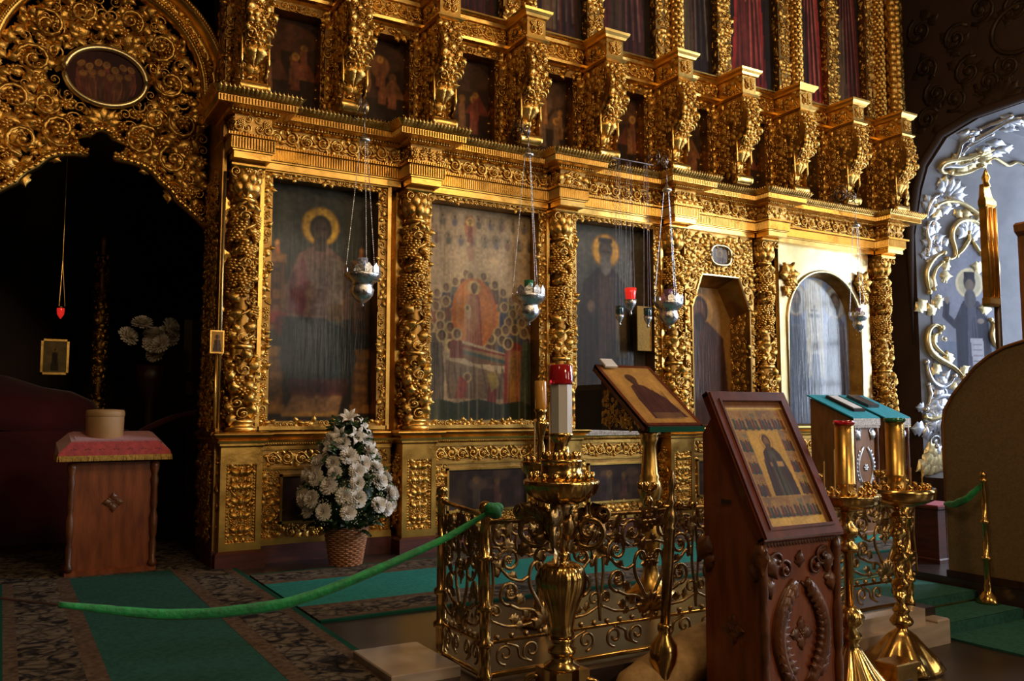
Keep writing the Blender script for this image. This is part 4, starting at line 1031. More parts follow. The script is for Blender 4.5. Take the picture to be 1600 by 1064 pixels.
def c(m):
    seg = np.linalg.norm(np.diff(P, axis=0), axis=1); cum = np.concatenate([[0], np.cumsum(seg)])
    for d in np.arange(0, cum[-1], .05):
        q = np.array([np.interp(d, cum, P[:,k]) for k in range(3)]); m.sphere(q+np.array([0,-.032,.0]), .018)
        q2 = np.array([np.interp(d+.025, cum, P[:,k]) for k in range(3)]); m.sphere(q2+np.array([0,-.012,.035]), .016)
carve(c, 'border_leaves', t)
def inside_ty(X, Z):
    if Z > ZP: ok = (X-PC)**2+(Z-ZP)**2 < .74**2
    else: ok = PC-.80 < X < PC+.80
    return ok and Z > openz(X-PC)+.06 and not (abs(X-PC) < .23 and Z < 3.50) and ((X-.616)/.33)**2+((Z-3.90)/.265)**2 > 1
def c(m):
    R = Relief(91); fill(R, 1.64, 2.0, .10, lambda u, v: inside_ty(PC-.82+u, 2.68+v), grape=.02, wz=.9)
    R.to(m, front(PC-.82, YP, 2.68))
    R = Relief(95); fill(R, 1.64, 2.0, .155, lambda u, v: inside_ty(PC-.82+u, 2.68+v), grape=.02, wz=.8)
    R.to(m, front(PC-.82, YP+.03, 2.68))
    R = Relief(96)
    for s in (-1, 1):                                            # large mirrored scrolls and flowers
        for (dx, z, q, a) in ((.30,3.42,.30,.5),(.55,3.30,.26,1.6),(.62,3.62,.26,2.4),(.5,3.95,.26,3.2),(.42,4.25,.26,4),(.18,4.42,.22,5),(.70,3.05,.16,1),(.40,3.62,.2,0)):
            R.curl(PC+s*dx, z, q, a*s+(PI if s < 0 else 0), sx=s, wz=.8)
        for dx, z in ((.66,3.02),(.30,3.42),(.62,3.62)): R.ros(PC+s*dx, z, .12, 0, wz=1.4, w0=.03)
    R.ros(PC, 4.30, .2, 0, wz=1.0, w0=.02)
    for k in range(5): R.leaf(PC, 3.53, .15, -1.4+k*.7, wz=1.0)
    R.to(m, front(0, YP-.01, 0))
carve(c, 'openwork_foliage', t)
tt = np.linspace(0, 2*PI, 49); ov = np.stack([.616+.30*np.cos(tt), np.full(49, YP-.05), 3.90+.235*np.sin(tt)], -1)
MB().tube(ov, .026, 8).obj('oval_frame', 'gold_pale', t, True)
cv = Cv(70, .60, .47, '2a1414', 31); A = cv.asp
for k in range(7): cv.fig(.18+k*.107, (.30+.05*math.sin(k*2))*A, .42, ['5a2a20','4a2c1c','3a1c1a'][k % 3], '20100c', halo='7a5426', w=.15)
for k in range(6): cv.fig(.22+k*.11, (.46+.03*math.cos(k*2))*A, .38, ['4a2018','5a3420','3a2018'][k % 3], '20100c', halo='6a4620', w=.16)
cv.A = (cv.A*1.4).clip(0, 1); cv.age(.4,.2,'4a2418')
o = cv.obj('oval_painting', 'paint_matte', t, (.316, YP-.035, 3.665))
me = o.data; co = np.zeros(len(me.vertices)*3); me.vertices.foreach_get('co', co); co = co.reshape(-1, 3)   # squeeze the board into its oval
ux = co[:,0]/.60*2-1; uz = co[:,2]/.47*2-1; nx = ux*np.sqrt(1-uz*uz/2); nz = uz*np.sqrt(1-ux*ux/2)
co[:,0] = (nx+1)/2*.60; co[:,2] = (nz+1)/2*.47; me.vertices.foreach_set('co', co.ravel()); me.update()
m = MB(); ang = np.linspace(-.06, PI+.06, 60)
PR = [(.74,.0),(.745,-.06),(.77,-.09),(.80,-.07),(.81,-.03),(.88,-.02),(.90,-.08),(.93,-.12),(.97,-.12),(.99,-.06),(1.01,-.05),(1.03,.0)]
m.rings([[(PC+r*math.cos(a), YP+y_, ZP+r*math.sin(a)) for r, y_ in PR] for a in ang], close=False, caps=False); m.obj('archivolt', 'gold_smooth', t, True)
def c(m):
    for r, y_, n, q in ((.782,-.09,110,.017),(.95,-.125,130,.018)):
        for k in range(n):
            a = k/n*PI; m.sphere((PC+r*math.cos(a), YP+y_, ZP+r*math.sin(a)), (q*.8,q,q*1.5) if abs(math.cos(a)) > .7 else (q*1.2,q,q*1.2))
    R = Relief(88); fill(R, .845*PI, .075, .055, sym=False)
    R.to(m, lambda V: np.stack([PC+(.81+V[:,1])*np.cos(V[:,0]/.845), YP-.022-V[:,2], ZP+(.81+V[:,1])*np.sin(V[:,0]/.845)], -1))
carve(c, 'archivolt_beading', t)
# jambs of the portal
for s, lab in ((1, 'carved gilt jamb of the portal beside the first pedestal'), (-1, 'carved gilt jamb on the far side of the portal, at the picture edge')):
    x = PC+s*.835; t = thing('portal_jamb', (0,0,0), lab, 'jamb', 'jambs of the portal')
    xa, xb = (x, 1.47) if s > 0 else (-.45, x)
    m = MB(); m.box((xa,6.99,1.05),(xb,YP+.06,3.8)); m.box((xa,6.99,0.14),(xb,YP+.06,1.0)); m.obj('body', 'gold_dull', t)
    MB().box((xa-.01,6.96,0),(xb+.01,YP+.06,.14)).obj('plinth', 'plinth_wood', t)
    MB().mould(xa, xb, 6.99, YP+.06, [(.96,0),(.985,.03),(1.0,.02),(1.03,.045),(1.05,.03),(1.06,0)]).obj('band', 'gold_smooth', t)
    MB().tube([(xb-.012 if s > 0 else xb, 6.98, 1.08),(xb-.012 if s > 0 else xb, 6.98, 3.12)], .012, 6).obj('corner_bead', 'gold_pale', t, True)
    def c(m):
        R = Relief(99); fill(R, .5, 2.05, .075, sym=False); R.to(m, sideL(xa, YP+.03, 1.08))
        R = Relief(98); fill(R, .5, .72, .075, sym=False); R.to(m, sideL(xa, YP+.03, .2))
    carve(c, 'jamb_carving', t)
t = thing('jamb_icon', (0,0,0), 'tiny golden icon fixed on the portal jamb beside the first column', 'icon')
MB().box((1.37,6.93,1.66),(1.475,6.955,1.84)).obj('board', 'gold_smooth', t)
cv = Cv(20, .085, .16, 'b07c2c', 4); cv.head(.5, .5, .16, '4a3018', halo='8a5a20', hr=1.5); cv.robe(.5, .72, 1.1, .25, .4, '4a2c18', '2a180c'); cv.obj('painting', 'paint_varnish', t, (1.38, 6.928, 1.67))
MB().tube([(1.42,6.95,1.08),(1.42,6.95,1.66)], .01, 6).obj('rod', 'gold_smooth', t, True)

# ---------------------------------------------------------------- dim sanctuary behind the portal
t = thing('altar_table', (.15, 9.6, 0), 'wine red draped altar table deep in the dark sanctuary', 'table')
m = MB(); R = []
for z, ex in ((0,.06),(.4,.045),(.8,.02),(1.0,0),(1.03,-.02)):
    ring = []
    for k in range(48):
        a = k/48*2*PI; c_, s_ = math.cos(a), math.sin(a); q = (abs(c_)**5+abs(s_)**5)**-.2
        fo = ex*math.sin(a*14)*.6
        ring.append(((.95+fo)*c_*q, (.45+fo)*s_*q, z))
    R.append(ring)
m.rings(R); m.obj('draped_cloth', 'cloth_wine', t, True)
t2 = thing('covered_vessel', (-.1, 9.6, 1.03), 'wine red cloth mounded over objects on the altar', 'cloth')
m = MB(); R = []
for f_, z in ((1.0,0),(1.0,.12),(.93,.26),(.72,.36),(.45,.42),(.15,.52),(.02,.54)):
    R.append([(f_*.95*math.cos(k/40*2*PI)*(1+.03*math.sin(k)), f_*.40*math.sin(k/40*2*PI), z+.03*math.sin(k*.5)*(f_ > .5)) for k in range(40)])
m.rings(R); m.obj('mound', 'cloth_wine', t2, True)
m = MB(); tt = np.linspace(0, 1, 14); m.tube(np.stack([1.12+.5*tt, 8.7+0*tt, 1.02+.18*tt+.03*np.sin(tt*PI)], -1), .03, 6); tag(m.obj('red_barrier_rope', 'cloth_wine', smooth=True), 'wine red cloth rope slung beside the sanctuary altar', 'rope')
t = thing('altar_icon', (.42, 9.35, 1.565), 'small framed icon glinting on the dark altar', 'icon')
cv = Cv(28, .20, .30, '7a6a40', 12); cv.fig(.5, .4, 1.0, '3a2c20', '201810', halo='a08a50'); cv.age(.3,.2); cv.obj('painting', 'paint_matte', t, (-.10, 0, .02))
m = MB(); m.box((-.12,-.01,0),(-.10,.03,.34)); m.box((.10,-.01,0),(.12,.03,.34)); m.box((-.12,-.01,.32),(.12,.03,.34)); m.box((-.12,-.01,0),(.12,.03,.02)); m.obj('frame', 'gold_smooth', t)
t = thing('altar_lamp', (.45, 9.3, 2.16), 'small red oil lamp glowing in the dark sanctuary', 'lamp')
MB().lathe([(.005,-.06),(.03,-.02),(.035,.03),(.03,.05)], seg=14).obj('cup', 'glass_red_lit', t, True); MB().lathe([(.036,.04),(.04,.05),(.036,.06)], seg=14).obj('rim', 'brass', t, True)
for k in range(3): MB().tube([(.035*math.cos(k*2.1),.035*math.sin(k*2.1),.05),(0,0,.5)], .003, 4).obj('chain', 'brass', t)
MB().tube([(0,0,.5),(0,0,3.8)], .003, 4).obj('suspension_cord', 'brass', t)
# sanctuary flowers and pillar
def mum_mesh(seed, r=.055):
    rn = random.Random(seed); m = MB()
    for layer, (n, el, L) in enumerate(((20,-.15,1.0),(20,.15,1.0),(18,.45,.97),(15,.75,.93),(11,1.05,.88),(6,1.35,.8))):
        for k in range(n):
            a = (k+.5*(layer % 2))/n*2*PI+rn.uniform(-.08,.08); e_ = el+rn.uniform(-.1,.1); l = r*L*rn.uniform(.92,1.06); w_ = r*.135
            d = np.array([math.cos(a)*math.cos(e_), math.sin(a)*math.cos(e_), math.sin(e_)*.8]); s_ = np.array([-math.sin(a), math.cos(a), 0])
            p0 = d*r*.15; p1 = d*l*.7+np.array([0,0,.06*r]); p2 = d*l+np.array([0,0,.10*r])
            m.add([p0-s_*w_*.5, p0+s_*w_*.5, p1-s_*w_, p1+s_*w_, p2-s_*w_*.55, p2+s_*w_*.55], [(0,1,3,2),(2,3,5,4)])
    m.sphere((0,0,.05*r), r*.25)
    return m
t = thing('sanctuary_bouquet', (1.22, 8.9, 0), 'dim white bouquet standing in the dark sanctuary', 'flowers')
MB().lathe([(.10,0),(.12,.05),(.04,.1),(.04,1.3),(.12,1.5),(.14,1.65)], seg=16).obj('stand', 'wood_dark', t, True)
fm = mum_mesh(3, .10).obj('flower', 'petal_white', t); fm.location = (0,-.05,1.95)
for k in range(9):
    f2 = fm.copy(); C.objects.link(f2); f2.parent = t; f2.location = (rg.uniform(-.22,.22), rg.uniform(-.1,.1), 1.75+rg.uniform(0,.3)); f2.rotation_euler = (rg.uniform(.4,1.4), 0, rg.uniform(-1,1))
t = thing('sanctuary_pillar', (.88, 10.2, 0), 'thin carved pillar barely visible in the dark sanctuary', 'pillar')
MB().lathe([(.12,0),(.12,.2),(.07,.3),(.06,3.0),(.1,3.1)], seg=14).obj('shaft', 'gold_dull', t, True)
def c(m):
    R = Relief(5); fill(R, 2*PI*.06, 2.6, .09, sym=False); R.to(m, around(.06, (0,0,.3)))
carve(c, 'carving', t)
t = thing('sanctuary_icon', (1.66, 9.5, 1.62), 'narrow gilt edged icon deep in the sanctuary, near the portal jamb', 'icon')
MB().box((-.05,-.03,0),(.03,.0,.55)).obj('gilt_edge', 'gold_pale', t); MB().box((.03,-.02,0),(.5,.02,.55)).obj('board', 'wood_dark', t)
MB().box((-.02,-.05,-.24),(.05,-.01,-.10)).obj('plaque', 'gold_smooth', t); MB().box((.0,-.01,-1.62),(.12,.02,0)).obj('stand', 'wood_dark', t)

# ---------------------------------------------------------------- window embrasure: painted saint and stucco
DJ = np.array([1.8,-.7,0])/math.hypot(1.8,.7); NJ = np.array([-.7,-1.8,0])/math.hypot(1.8,.7); AJ = np.array([10.6,7.2,0])
def jamb(V): return AJ + V[:,0:1]*DJ + V[:,2:3]*NJ + V[:,1:2]*np.array([0,0,1.])
t = thing('embrasure_saint', (0,0,0), 'painted haloed monk holding a scroll on the bluish window embrasure', 'mural')
cv = Cv(90, 1.05, 2.15, '8d94a6', 41); A = cv.asp
hx_ = .55; cv.rect(0,0,1,A,'868da2'); cv.rect(0,.62*A,1,A,'74819a')
cv.poly([(hx_-.23,.48*A),(hx_-.10,.36*A),(hx_+.12,.36*A),(hx_+.25,.50*A),(hx_+.28,.72*A),(hx_+.22,A),(hx_-.24,A),(hx_-.22,.70*A)], '3c3f50')
cv.poly([(hx_-.04,.40*A),(hx_+.08,.40*A),(hx_+.12,A),(hx_-.08,A)], '55566a'); drape_folds(cv, hx_-.22, hx_+.24, .45*A, A, '2a2c3a', 12, .6)
cv.line([(hx_-.22,.52*A),(hx_-.36,.46*A),(hx_-.34,.38*A)], .045, '3c3f50'); cv.ell(hx_-.33,.36*A,.03,.05,'8a8078'); cv.ell(hx_+.14,.49*A,.05,.035,'8a8078')
cv.poly([(hx_-.02,.60*A),(hx_+.16,.60*A),(hx_+.18,.92*A),(hx_+.02,.92*A)], 'a8aab8')
for k in range(7): cv.line([(hx_+.02,(.64+.035*k)*A),(hx_+.14,(.64+.035*k)*A)], .004, '5a5a66')
cv.ell(hx_, .25*A, .20, .20, 'd8cfb0'); cv.ell(hx_, .25*A, .165, .165, 'b9b39c'); cv.ell(hx_, .24*A, .085, .125, '32333e'); cv.ell(hx_, .265*A, .065, .085, '6f655c'); cv.ell(hx_, .35*A, .085, .13, '565660'); cv.rect(hx_-.08,.175*A,hx_+.08,.215*A,'2c2d38')
cv.age(.2,.12,'9aa2b2')
o = cv.obj('painting', 'paint_matte', t, tuple(AJ+.20*DJ+.012*NJ+np.array([0,0,1.35]))); o.rotation_euler = (0,0,math.atan2(-.7,1.8))
_A = np.array(ARCH); _I = np.array(INN); _c = np.concatenate([[0], np.cumsum(np.hypot(*np.diff(_A, axis=0).T))])
def emb(u, v):                                   # u: metres into the wall, v: metres along the arch outline
    t_ = u/1.93; o_ = np.stack([np.interp(v, _c, _A[:,0]), np.interp(v, _c, _A[:,1])], -1); i2 = np.stack([np.interp(v, _c, _I[:,0]), np.interp(v, _c, _I[:,1])], -1)
    p = o_+(i2-o_)*t_[:,None]; return np.stack([XR+1.8*t_, p[:,0], p[:,1]], -1)
def emb_map(V):
    e_ = .02; p = emb(V[:,0], V[:,1]); n = np.cross(emb(V[:,0]+e_, V[:,1])-p, emb(V[:,0], V[:,1]+e_)-p); n /= np.linalg.norm(n, axis=1)[:,None]+1e-9
    s_ = np.sign(((np.array([XR,5.2,2.5])-p)*n).sum(1))[:,None]; return p+n*s_*V[:,2:3]
def stucco(name, mat, seed, items, label):
    R = Relief(seed)
    for it in items:
        if it[0] == 's':                        # scroll band through points, widening in the middle
            P_ = np.array(it[1]); tt = np.linspace(0, 1, len(P_)); q = np.linspace(0, 1, 26); U = np.interp(q, tt, P_[:,0]); Vv = np.interp(q, tt, P_[:,1])
            for _ in range(3): U[1:-1] = (U[:-2]+U[1:-1]*2+U[2:])/4; Vv[1:-1] = (Vv[:-2]+Vv[1:-1]*2+Vv[2:])/4
            R.path(np.stack([U, Vv, np.full(26, .02)], -1), it[2]*(.5+.7*np.sin(q*PI)), 7); R.path(np.stack([U, Vv, np.full(26, .02+it[2]*.8)], -1), it[2]*.3*(.5+.7*np.sin(q*PI)), 5)
            for e_ in (0, -1): R.st(SPH, U[e_], Vv[e_], it[2]*1.3, w0=.02)
        elif it[0] == 'l': R.leaf(it[1][0], it[1][1], it[2], it[3], wz=.6)
        elif it[0] == 'c': R.curl(it[1][0], it[1][1], it[2], it[3], wz=.6)
        elif it[0] == 'f':
            for k in range(5): R.leaf(it[1][0], it[1][1], it[2], it[3]-.9+k*.45, wz=.6)
    m = MB(); R.to(m, emb_map); return tag(m.obj(name, mat, smooth=True), label, 'stucco ornament', kind='stuff')
stucco('gilt_stucco', 'stucco_gold', 1, [('s', [(0.162, 2.475), (0.13, 2.628), (0.13, 2.765), (0.195, 2.884), (0.292, 2.987), (0.405, 3.038)], 0.035), ('s', [(0.243, 2.509), (0.227, 2.662), (0.276, 2.799), (0.389, 2.901)], 0.02), ('s', [(0.324, 1.963), (0.227, 2.031), (0.13, 1.963), (0.097, 1.843), (0.114, 1.69), (0.211, 1.57), (0.389, 1.451), (0.519, 1.365), (0.616, 1.212)], 0.04), ('s', [(0.292, 1.894), (0.211, 1.877), (0.195, 1.758), (0.259, 1.673), (0.373, 1.57)], 0.022), ('s', [(0.454, 2.953), (0.551, 2.953), (0.6, 3.038), (0.551, 3.191), (0.503, 3.362), (0.568, 3.499), (0.681, 3.567), (0.843, 3.567), (0.973, 3.465), (1.054, 3.328)], 0.034), ('s', [(0.6, 3.004), (0.697, 3.106), (0.795, 3.26), (0.778, 3.379)], 0.028), ('s', [(0.973, 3.055), (0.908, 3.14), (0.843, 3.26)], 0.028), ('s', [(0.227, 3.686), (0.357, 3.772), (0.535, 3.806), (0.714, 3.755), (0.908, 3.652), (1.087, 3.55)], 0.03), ('s', [(1.135, 3.089), (1.2, 3.004), (1.216, 2.799), (1.152, 2.577), (1.168, 2.372)], 0.03), ('s', [(1.07, 2.031), (1.119, 1.946), (1.07, 1.809), (1.103, 1.638), (1.184, 1.57)], 0.03), ('s', [(0.324, 4.181), (0.227, 4.147), (0.146, 4.198), (0.146, 4.301), (0.292, 4.369), (0.454, 4.437), (0.568, 4.557)], 0.04), ('s', [(0.195, 4.164), (0.405, 4.164), (0.568, 4.25), (0.697, 4.386)], 0.03), ('s', [(0.73, 4.471), (0.778, 4.557), (0.924, 4.523), (1.054, 4.489), (1.135, 4.608), (1.265, 4.591)], 0.025), ('s', [(0.032, 0.785), (0.114, 0.734), (0.259, 0.734), (0.389, 0.751)], 0.03), ('f', (0.276, 0.768), 0.2, 0.6), ('f', (0.195, 0.324), 0.32, 3.1), ('f', (0.13, 0.239), 0.3, 2.9), ('f', (0.292, 0.171), 0.3, 3.3), ('l', (0.081, 0.444), 0.3, 3.4), ('f', (0.6, 4.489), 0.22, -1.3), ('f', (0.454, 4.352), 0.2, -1.2), ('l', (0.146, 2.355), 0.26, 2.15), ('l', (0.227, 2.423), 0.17, -1.99), ('l', (0.308, 2.56), 0.24, 1.13), ('l', (0.195, 2.253), 0.23, -0.92), ('l', (0.243, 2.133), 0.22, 0.51), ('l', (0.308, 2.714), 0.22, -1.64), ('l', (0.389, 2.765), 0.2, -0.51), ('l', (0.308, 1.485), 0.23, 2.38), ('l', (0.438, 1.399), 0.25, 0.21), ('l', (0.551, 1.28), 0.2, -1.11), ('l', (0.162, 1.655), 0.16, -2.27), ('l', (0.114, 1.741), 0.21, -0.87), ('l', (0.584, 1.161), 0.2, 1.88), ('l', (0.422, 3.635), 0.21, 0.29), ('l', (0.519, 3.686), 0.18, -2.29), ('l', (0.616, 3.669), 0.19, -1.74), ('l', (0.341, 3.669), 0.21, 2.39), ('l', (0.811, 3.652), 0.23, -1.53), ('l', (1.038, 2.833), 0.25, 1.42), ('l', (1.135, 2.321), 0.23, 1.95), ('l', (1.119, 2.185), 0.24, 1.39), ('l', (1.103, 2.935), 0.2, 2.31), ('l', (0.324, 4.267), 0.26, -1.63), ('l', (0.405, 4.318), 0.24, 1.03), ('l', (0.308, 3.925), 0.21, 0.15), ('c', (0.389, 2.628), 0.14, 2.94), ('c', (0.373, 1.809), 0.14, 5.55), ('c', (0.616, 3.465), 0.14, 3.01), ('c', (1.119, 2.628), 0.14, 4.99), ('c', (0.227, 4.284), 0.14, 2.12)],
    'gilded rococo scrolls framing the painted monk on the embrasure')
stucco('silver_stucco', 'stucco_silver', 2, [('s', [(0.081, 1.519), (0.097, 1.365), (0.162, 1.212), (0.292, 1.126), (0.422, 1.178), (0.487, 1.263)], 0.035), ('s', [(0.049, 0.887), (0.114, 0.973), (0.227, 1.024), (0.373, 1.007), (0.487, 0.939)], 0.035), ('s', [(0.405, 0.717), (0.405, 0.512), (0.308, 0.375), (0.178, 0.358)], 0.03), ('s', [(0.097, 1.212), (0.13, 1.075), (0.081, 0.939)], 0.026), ('s', [(0.292, 4.335), (0.292, 4.454), (0.227, 4.574), (0.211, 4.727), (0.162, 4.847), (0.308, 4.659), (0.308, 4.762), (0.308, 4.915), (0.341, 5.035), (0.243, 5.239), (0.243, 5.376), (0.308, 5.444)], 0.035), ('s', [(0.324, 4.471), (0.341, 4.608), (0.357, 4.779), (0.373, 4.932)], 0.03), ('s', [(0.146, 4.198), (0.243, 4.267), (0.422, 4.301), (0.551, 4.42)], 0.03), ('s', [(0.114, 3.516), (0.13, 3.669), (0.178, 3.789), (0.276, 3.857)], 0.022), ('s', [(0.162, 2.987), (0.211, 3.157), (0.146, 3.311), (0.162, 3.447)], 0.026), ('s', [(0.178, 4.932), (0.211, 5.137), (0.162, 5.376)], 0.022), ('f', (0.778, 3.294), 0.26, 0), ('f', (0.778, 3.379), 0.24, 0), ('f', (0.389, 3.857), 0.28, -0.9), ('f', (0.324, 3.891), 0.22, -0.3), ('f', (0.13, 4.676), 0.2, -0.6), ('f', (0.243, 5.256), 0.22, -1.4), ('f', (0.195, 0.717), 0.2, 1.4), ('l', (0.357, 2.987), 0.19, 0.2), ('l', (0.373, 3.14), 0.19, -0.83), ('l', (0.227, 3.14), 0.16, 1.22), ('l', (0.211, 2.97), 0.17, 1.37), ('l', (0.324, 3.311), 0.19, 0.45), ('l', (0.259, 3.465), 0.16, 0.04), ('l', (0.389, 3.226), 0.15, 0.96), ('l', (0.324, 2.97), 0.16, 0.73), ('l', (0.162, 3.174), 0.17, -0.82), ('l', (0.308, 3.652), 0.19, 1.06), ('l', (0.162, 3.533), 0.23, -0.23), ('l', (0.259, 3.703), 0.18, -0.98), ('l', (0.259, 3.652), 0.24, -1.42), ('l', (0.259, 3.703), 0.17, 0.94), ('l', (0.146, 3.55), 0.21, -0.34), ('l', (0.146, 2.901), 0.16, -1.39), ('l', (0.243, 3.209), 0.21, -1.16), ('l', (0.178, 3.686), 0.18, 0.8), ('l', (0.324, 2.987), 0.22, 1.09), ('l', (0.308, 3.345), 0.16, 0.48), ('l', (0.178, 3.635), 0.18, 1.12), ('l', (0.178, 3.226), 0.18, 0.04), ('l', (0.178, 2.918), 0.17, 0.32), ('l', (0.195, 3.703), 0.2, -1.08), ('l', (0.097, 3.669), 0.16, -1.21), ('l', (0.308, 3.311), 0.24, 1.3), ('l', (0.47, 1.007), 0.21, -1.5), ('l', (0.292, 0.614), 0.26, 1.26), ('l', (0.162, 0.87), 0.22, -2.97), ('l', (0.065, 0.905), 0.17, 1.34), ('l', (0.162, 1.212), 0.18, -1.61), ('l', (0.13, 0.768), 0.22, -1.14), ('l', (0.324, 1.058), 0.27, 2.78), ('l', (0.357, 0.802), 0.22, 0.49), ('l', (0.065, 0.887), 0.22, -1.91), ('l', (0.065, 0.478), 0.2, 0.12), ('l', (0.422, 0.597), 0.19, 2.9), ('l', (0.227, 1.297), 0.24, -2.39), ('l', (0.162, 0.41), 0.24, -2.91), ('l', (0.243, 0.853), 0.22, -1.75), ('l', (0.308, 1.229), 0.19, -0.76), ('l', (0.454, 1.195), 0.25, -1.85), ('l', (0.292, 0.87), 0.22, 1.52), ('l', (0.227, 1.178), 0.17, -2.52), ('l', (0.389, 0.563), 0.28, 1.16), ('l', (0.049, 0.631), 0.25, 1.34), ('l', (0.259, 0.922), 0.21, 1.79), ('l', (0.162, 0.751), 0.22, 2.73), ('l', (0.357, 0.256), 0.26, -1.22), ('l', (0.146, 0.802), 0.19, -0.43), ('l', (0.308, 0.273), 0.23, 1.91), ('l', (0.097, 0.956), 0.28, -2.12), ('l', (0.243, 1.246), 0.17, 2.37), ('l', (0.454, 0.546), 0.18, -1.22), ('l', (0.13, 0.597), 0.24, -0.37), ('l', (0.292, 1.178), 0.22, 2.7), ('l', (0.227, 5.274), 0.21, -1.11), ('l', (0.487, 4.574), 0.21, -1.13), ('l', (0.649, 4.574), 0.24, -1.37), ('l', (0.13, 4.813), 0.16, -1.33), ('l', (0.357, 5.291), 0.21, -1.53), ('l', (0.487, 4.744), 0.25, -1.13), ('l', (0.697, 4.608), 0.19, -1.06), ('l', (0.681, 4.813), 0.25, -2.0), ('l', (0.405, 5.018), 0.23, -0.64), ('l', (0.097, 5.256), 0.21, -1.12), ('c', (0.227, 3.413), 0.18, 5.3), ('c', (0.308, 3.174), 0.18, 3.9), ('c', (0.292, 1.058), 0.18, 4.9), ('c', (0.389, 0.802), 0.18, 0.1), ('c', (0.162, 0.427), 0.18, 5.66)],
    'silvered rococo leaves on the bluish window embrasure')
m = MB(); P = np.array([(XR-.03, y_+.06, z_+.06) for y_, z_ in ARCH[1:9]]); m.tube(P, .06, 8); tag(m.obj('trim_arch_moulding', 'wall_dark', smooth=True), None, None, kind='structure')
R = Relief(123); rn_ = R.rnd
for (yy, zz, s_, a_) in ((6.95,5.15,.34,.3),(6.8,5.45,.40,2),(6.55,5.30,.34,4),(6.35,5.6,.42,1),(6.95,5.85,.36,5),(6.1,5.38,.36,3),(5.85,5.5,.36,2.2),(6.5,6.1,.4,.6),(7.0,6.4,.4,2),(6.15,6.35,.4,4),(5.7,6.2,.4,1)):
    R.curl(7.4-yy, zz, s_, a_, wz=.35)
    for k in range(4): R.leaf(7.4-yy+rn_.uniform(-.12,.12), zz+rn_.uniform(-.12,.12), s_*.5, a_+k*1.6, wz=.35)
for k in range(7): R.leaf(7.4-5.95, 5.08, .30, -1.3+k*.43, wz=.4)
tt = np.linspace(0, 2*PI, 30); R.path(np.stack([1.72+.34*np.cos(tt), 5.92+.30*np.sin(tt), .02+0*tt], -1), .028, 6)
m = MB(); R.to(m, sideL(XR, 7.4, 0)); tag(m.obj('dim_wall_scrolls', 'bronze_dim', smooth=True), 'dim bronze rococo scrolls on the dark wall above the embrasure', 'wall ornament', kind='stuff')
mk('wood_black', hx('1c1210'), hx('120b0a'), .6, 0, 5)
# ---------------------------------------------------------------- hanging oil lamps
def ico(c, r): return c
def chain_mesh(m, a, b, r=.0048, step=.017):
    a = np.array(a, float); b = np.array(b, float); L = np.linalg.norm(b-a); n = max(3, int(L/step))*2
    t_ = np.linspace(0, 1, n+1); P_ = a+(b-a)*t_[:,None]
    m.tube(P_, r*np.where(np.arange(n+1) % 2, 1.0, .35), 4)
def spiral(c, r0, r1, a0, a1, n=26):
    t_ = np.linspace(0, 1, n); r = r0+(r1-r0)*t_; a = a0+(a1-a0)*t_
    return np.stack([c[0]+r*np.cos(a), c[1]+r*np.sin(a)], -1)
def oil_lamp(x, y, zb, ztop, R, cup, label, bz):
    t = thing('oil_lamp', (x, y, zb), label, 'oil lamp', 'silver oil lamps hanging before the icons')
    s = R/.145; h = .30*s
    MB().lathe([(.006*s,-.03*s),(.018*s,-.02*s),(.01*s,0),(.035*s,.01*s),(.065*s,.035*s),(.092*s,.07*s),(.098*s,.11*s,.03),(.085*s,.14*s),(.09*s,.155*s),(.10*s,.17*s),(.13*s,.19*s,.02),(.145*s,.225*s,.03),(.15*s,.245*s),(.14*s,.25*s),(.12*s,.21*s),(.03*s,.20*s)], seg=36, flute=12).obj('bowl', 'silver', t, True)
    m = MB(); n = 12
    for k in range(n):
        a = k/n*2*PI; m.add(np.array([(-.03,0,-.01),(.03,0,-.01),(.034,0,.05),(0,0,.085),(0,.004,.085),(-.034,0,.05)])[[0,1,2,3,5]]*s @ np.array([[-math.sin(a),math.cos(a),0],[math.cos(a),math.sin(a),0],[0,0,1]])+np.array([.145*s*math.cos(a),.145*s*math.sin(a),.24*s]), [(0,1,2,4),(4,2,3,3)])
    m.obj('crest', 'silver', t)
    MB().lathe([(.018*s,.20*s),(.014*s,.24*s),(.02*s,.26*s),(.036*s,.28*s),(.042*s,.33*s),(.046*s,.375*s),(.040*s,.375*s),(.036*s,.30*s)], seg=18).obj('cup', cup, t, True)
    cz = ztop-zb
    for k in range(3):
        a = k*2.094+.4; m = MB(); chain_mesh(m, (.145*s*math.cos(a),.145*s*math.sin(a),.25*s), (.03*math.cos(a),.03*math.sin(a),cz)); stuff(m.obj('chain', 'silver', t))
    MB().lathe([(.045,cz-.015),(.05,cz),(.045,cz+.015),(.02,cz+.03),(.01,cz+.06)], seg=16).obj('crown', 'silver', t, True)
    m = MB(); top = bz-zb
    m.tube([(0,0,cz+.05),(0,0,top-.02)], .004, 5)
    m.tube(np.array([(0, 6.95-y-(6.95-y)*q, top-.02+.16*math.sin(q*PI)) for q in np.linspace(0,1,16)]), .008, 6)
    for c_, r0, tr in (((.20,.12),.12,2.2),((.05,.06),.065,-2.0)):
        S_ = spiral(c_, r0, r0*.25, -1.5, -1.5+tr*2*PI*.9); m.tube(np.stack([0*S_[:,0]+.01, S_[:,0], top+S_[:,1]], -1), .007, 6)
    m.obj('bracket', 'steel', t, True)
    return t
oil_lamp(2.44, 6.50, 2.07, 3.40, .14, 'porcelain', 'silver oil lamp with a spotted porcelain cup before the throne icon', 3.64)
oil_lamp(4.00, 6.50, 2.00, 3.52, .145, 'glass_green', 'silver oil lamp with a green glass cup before the crowded icon', 3.70)
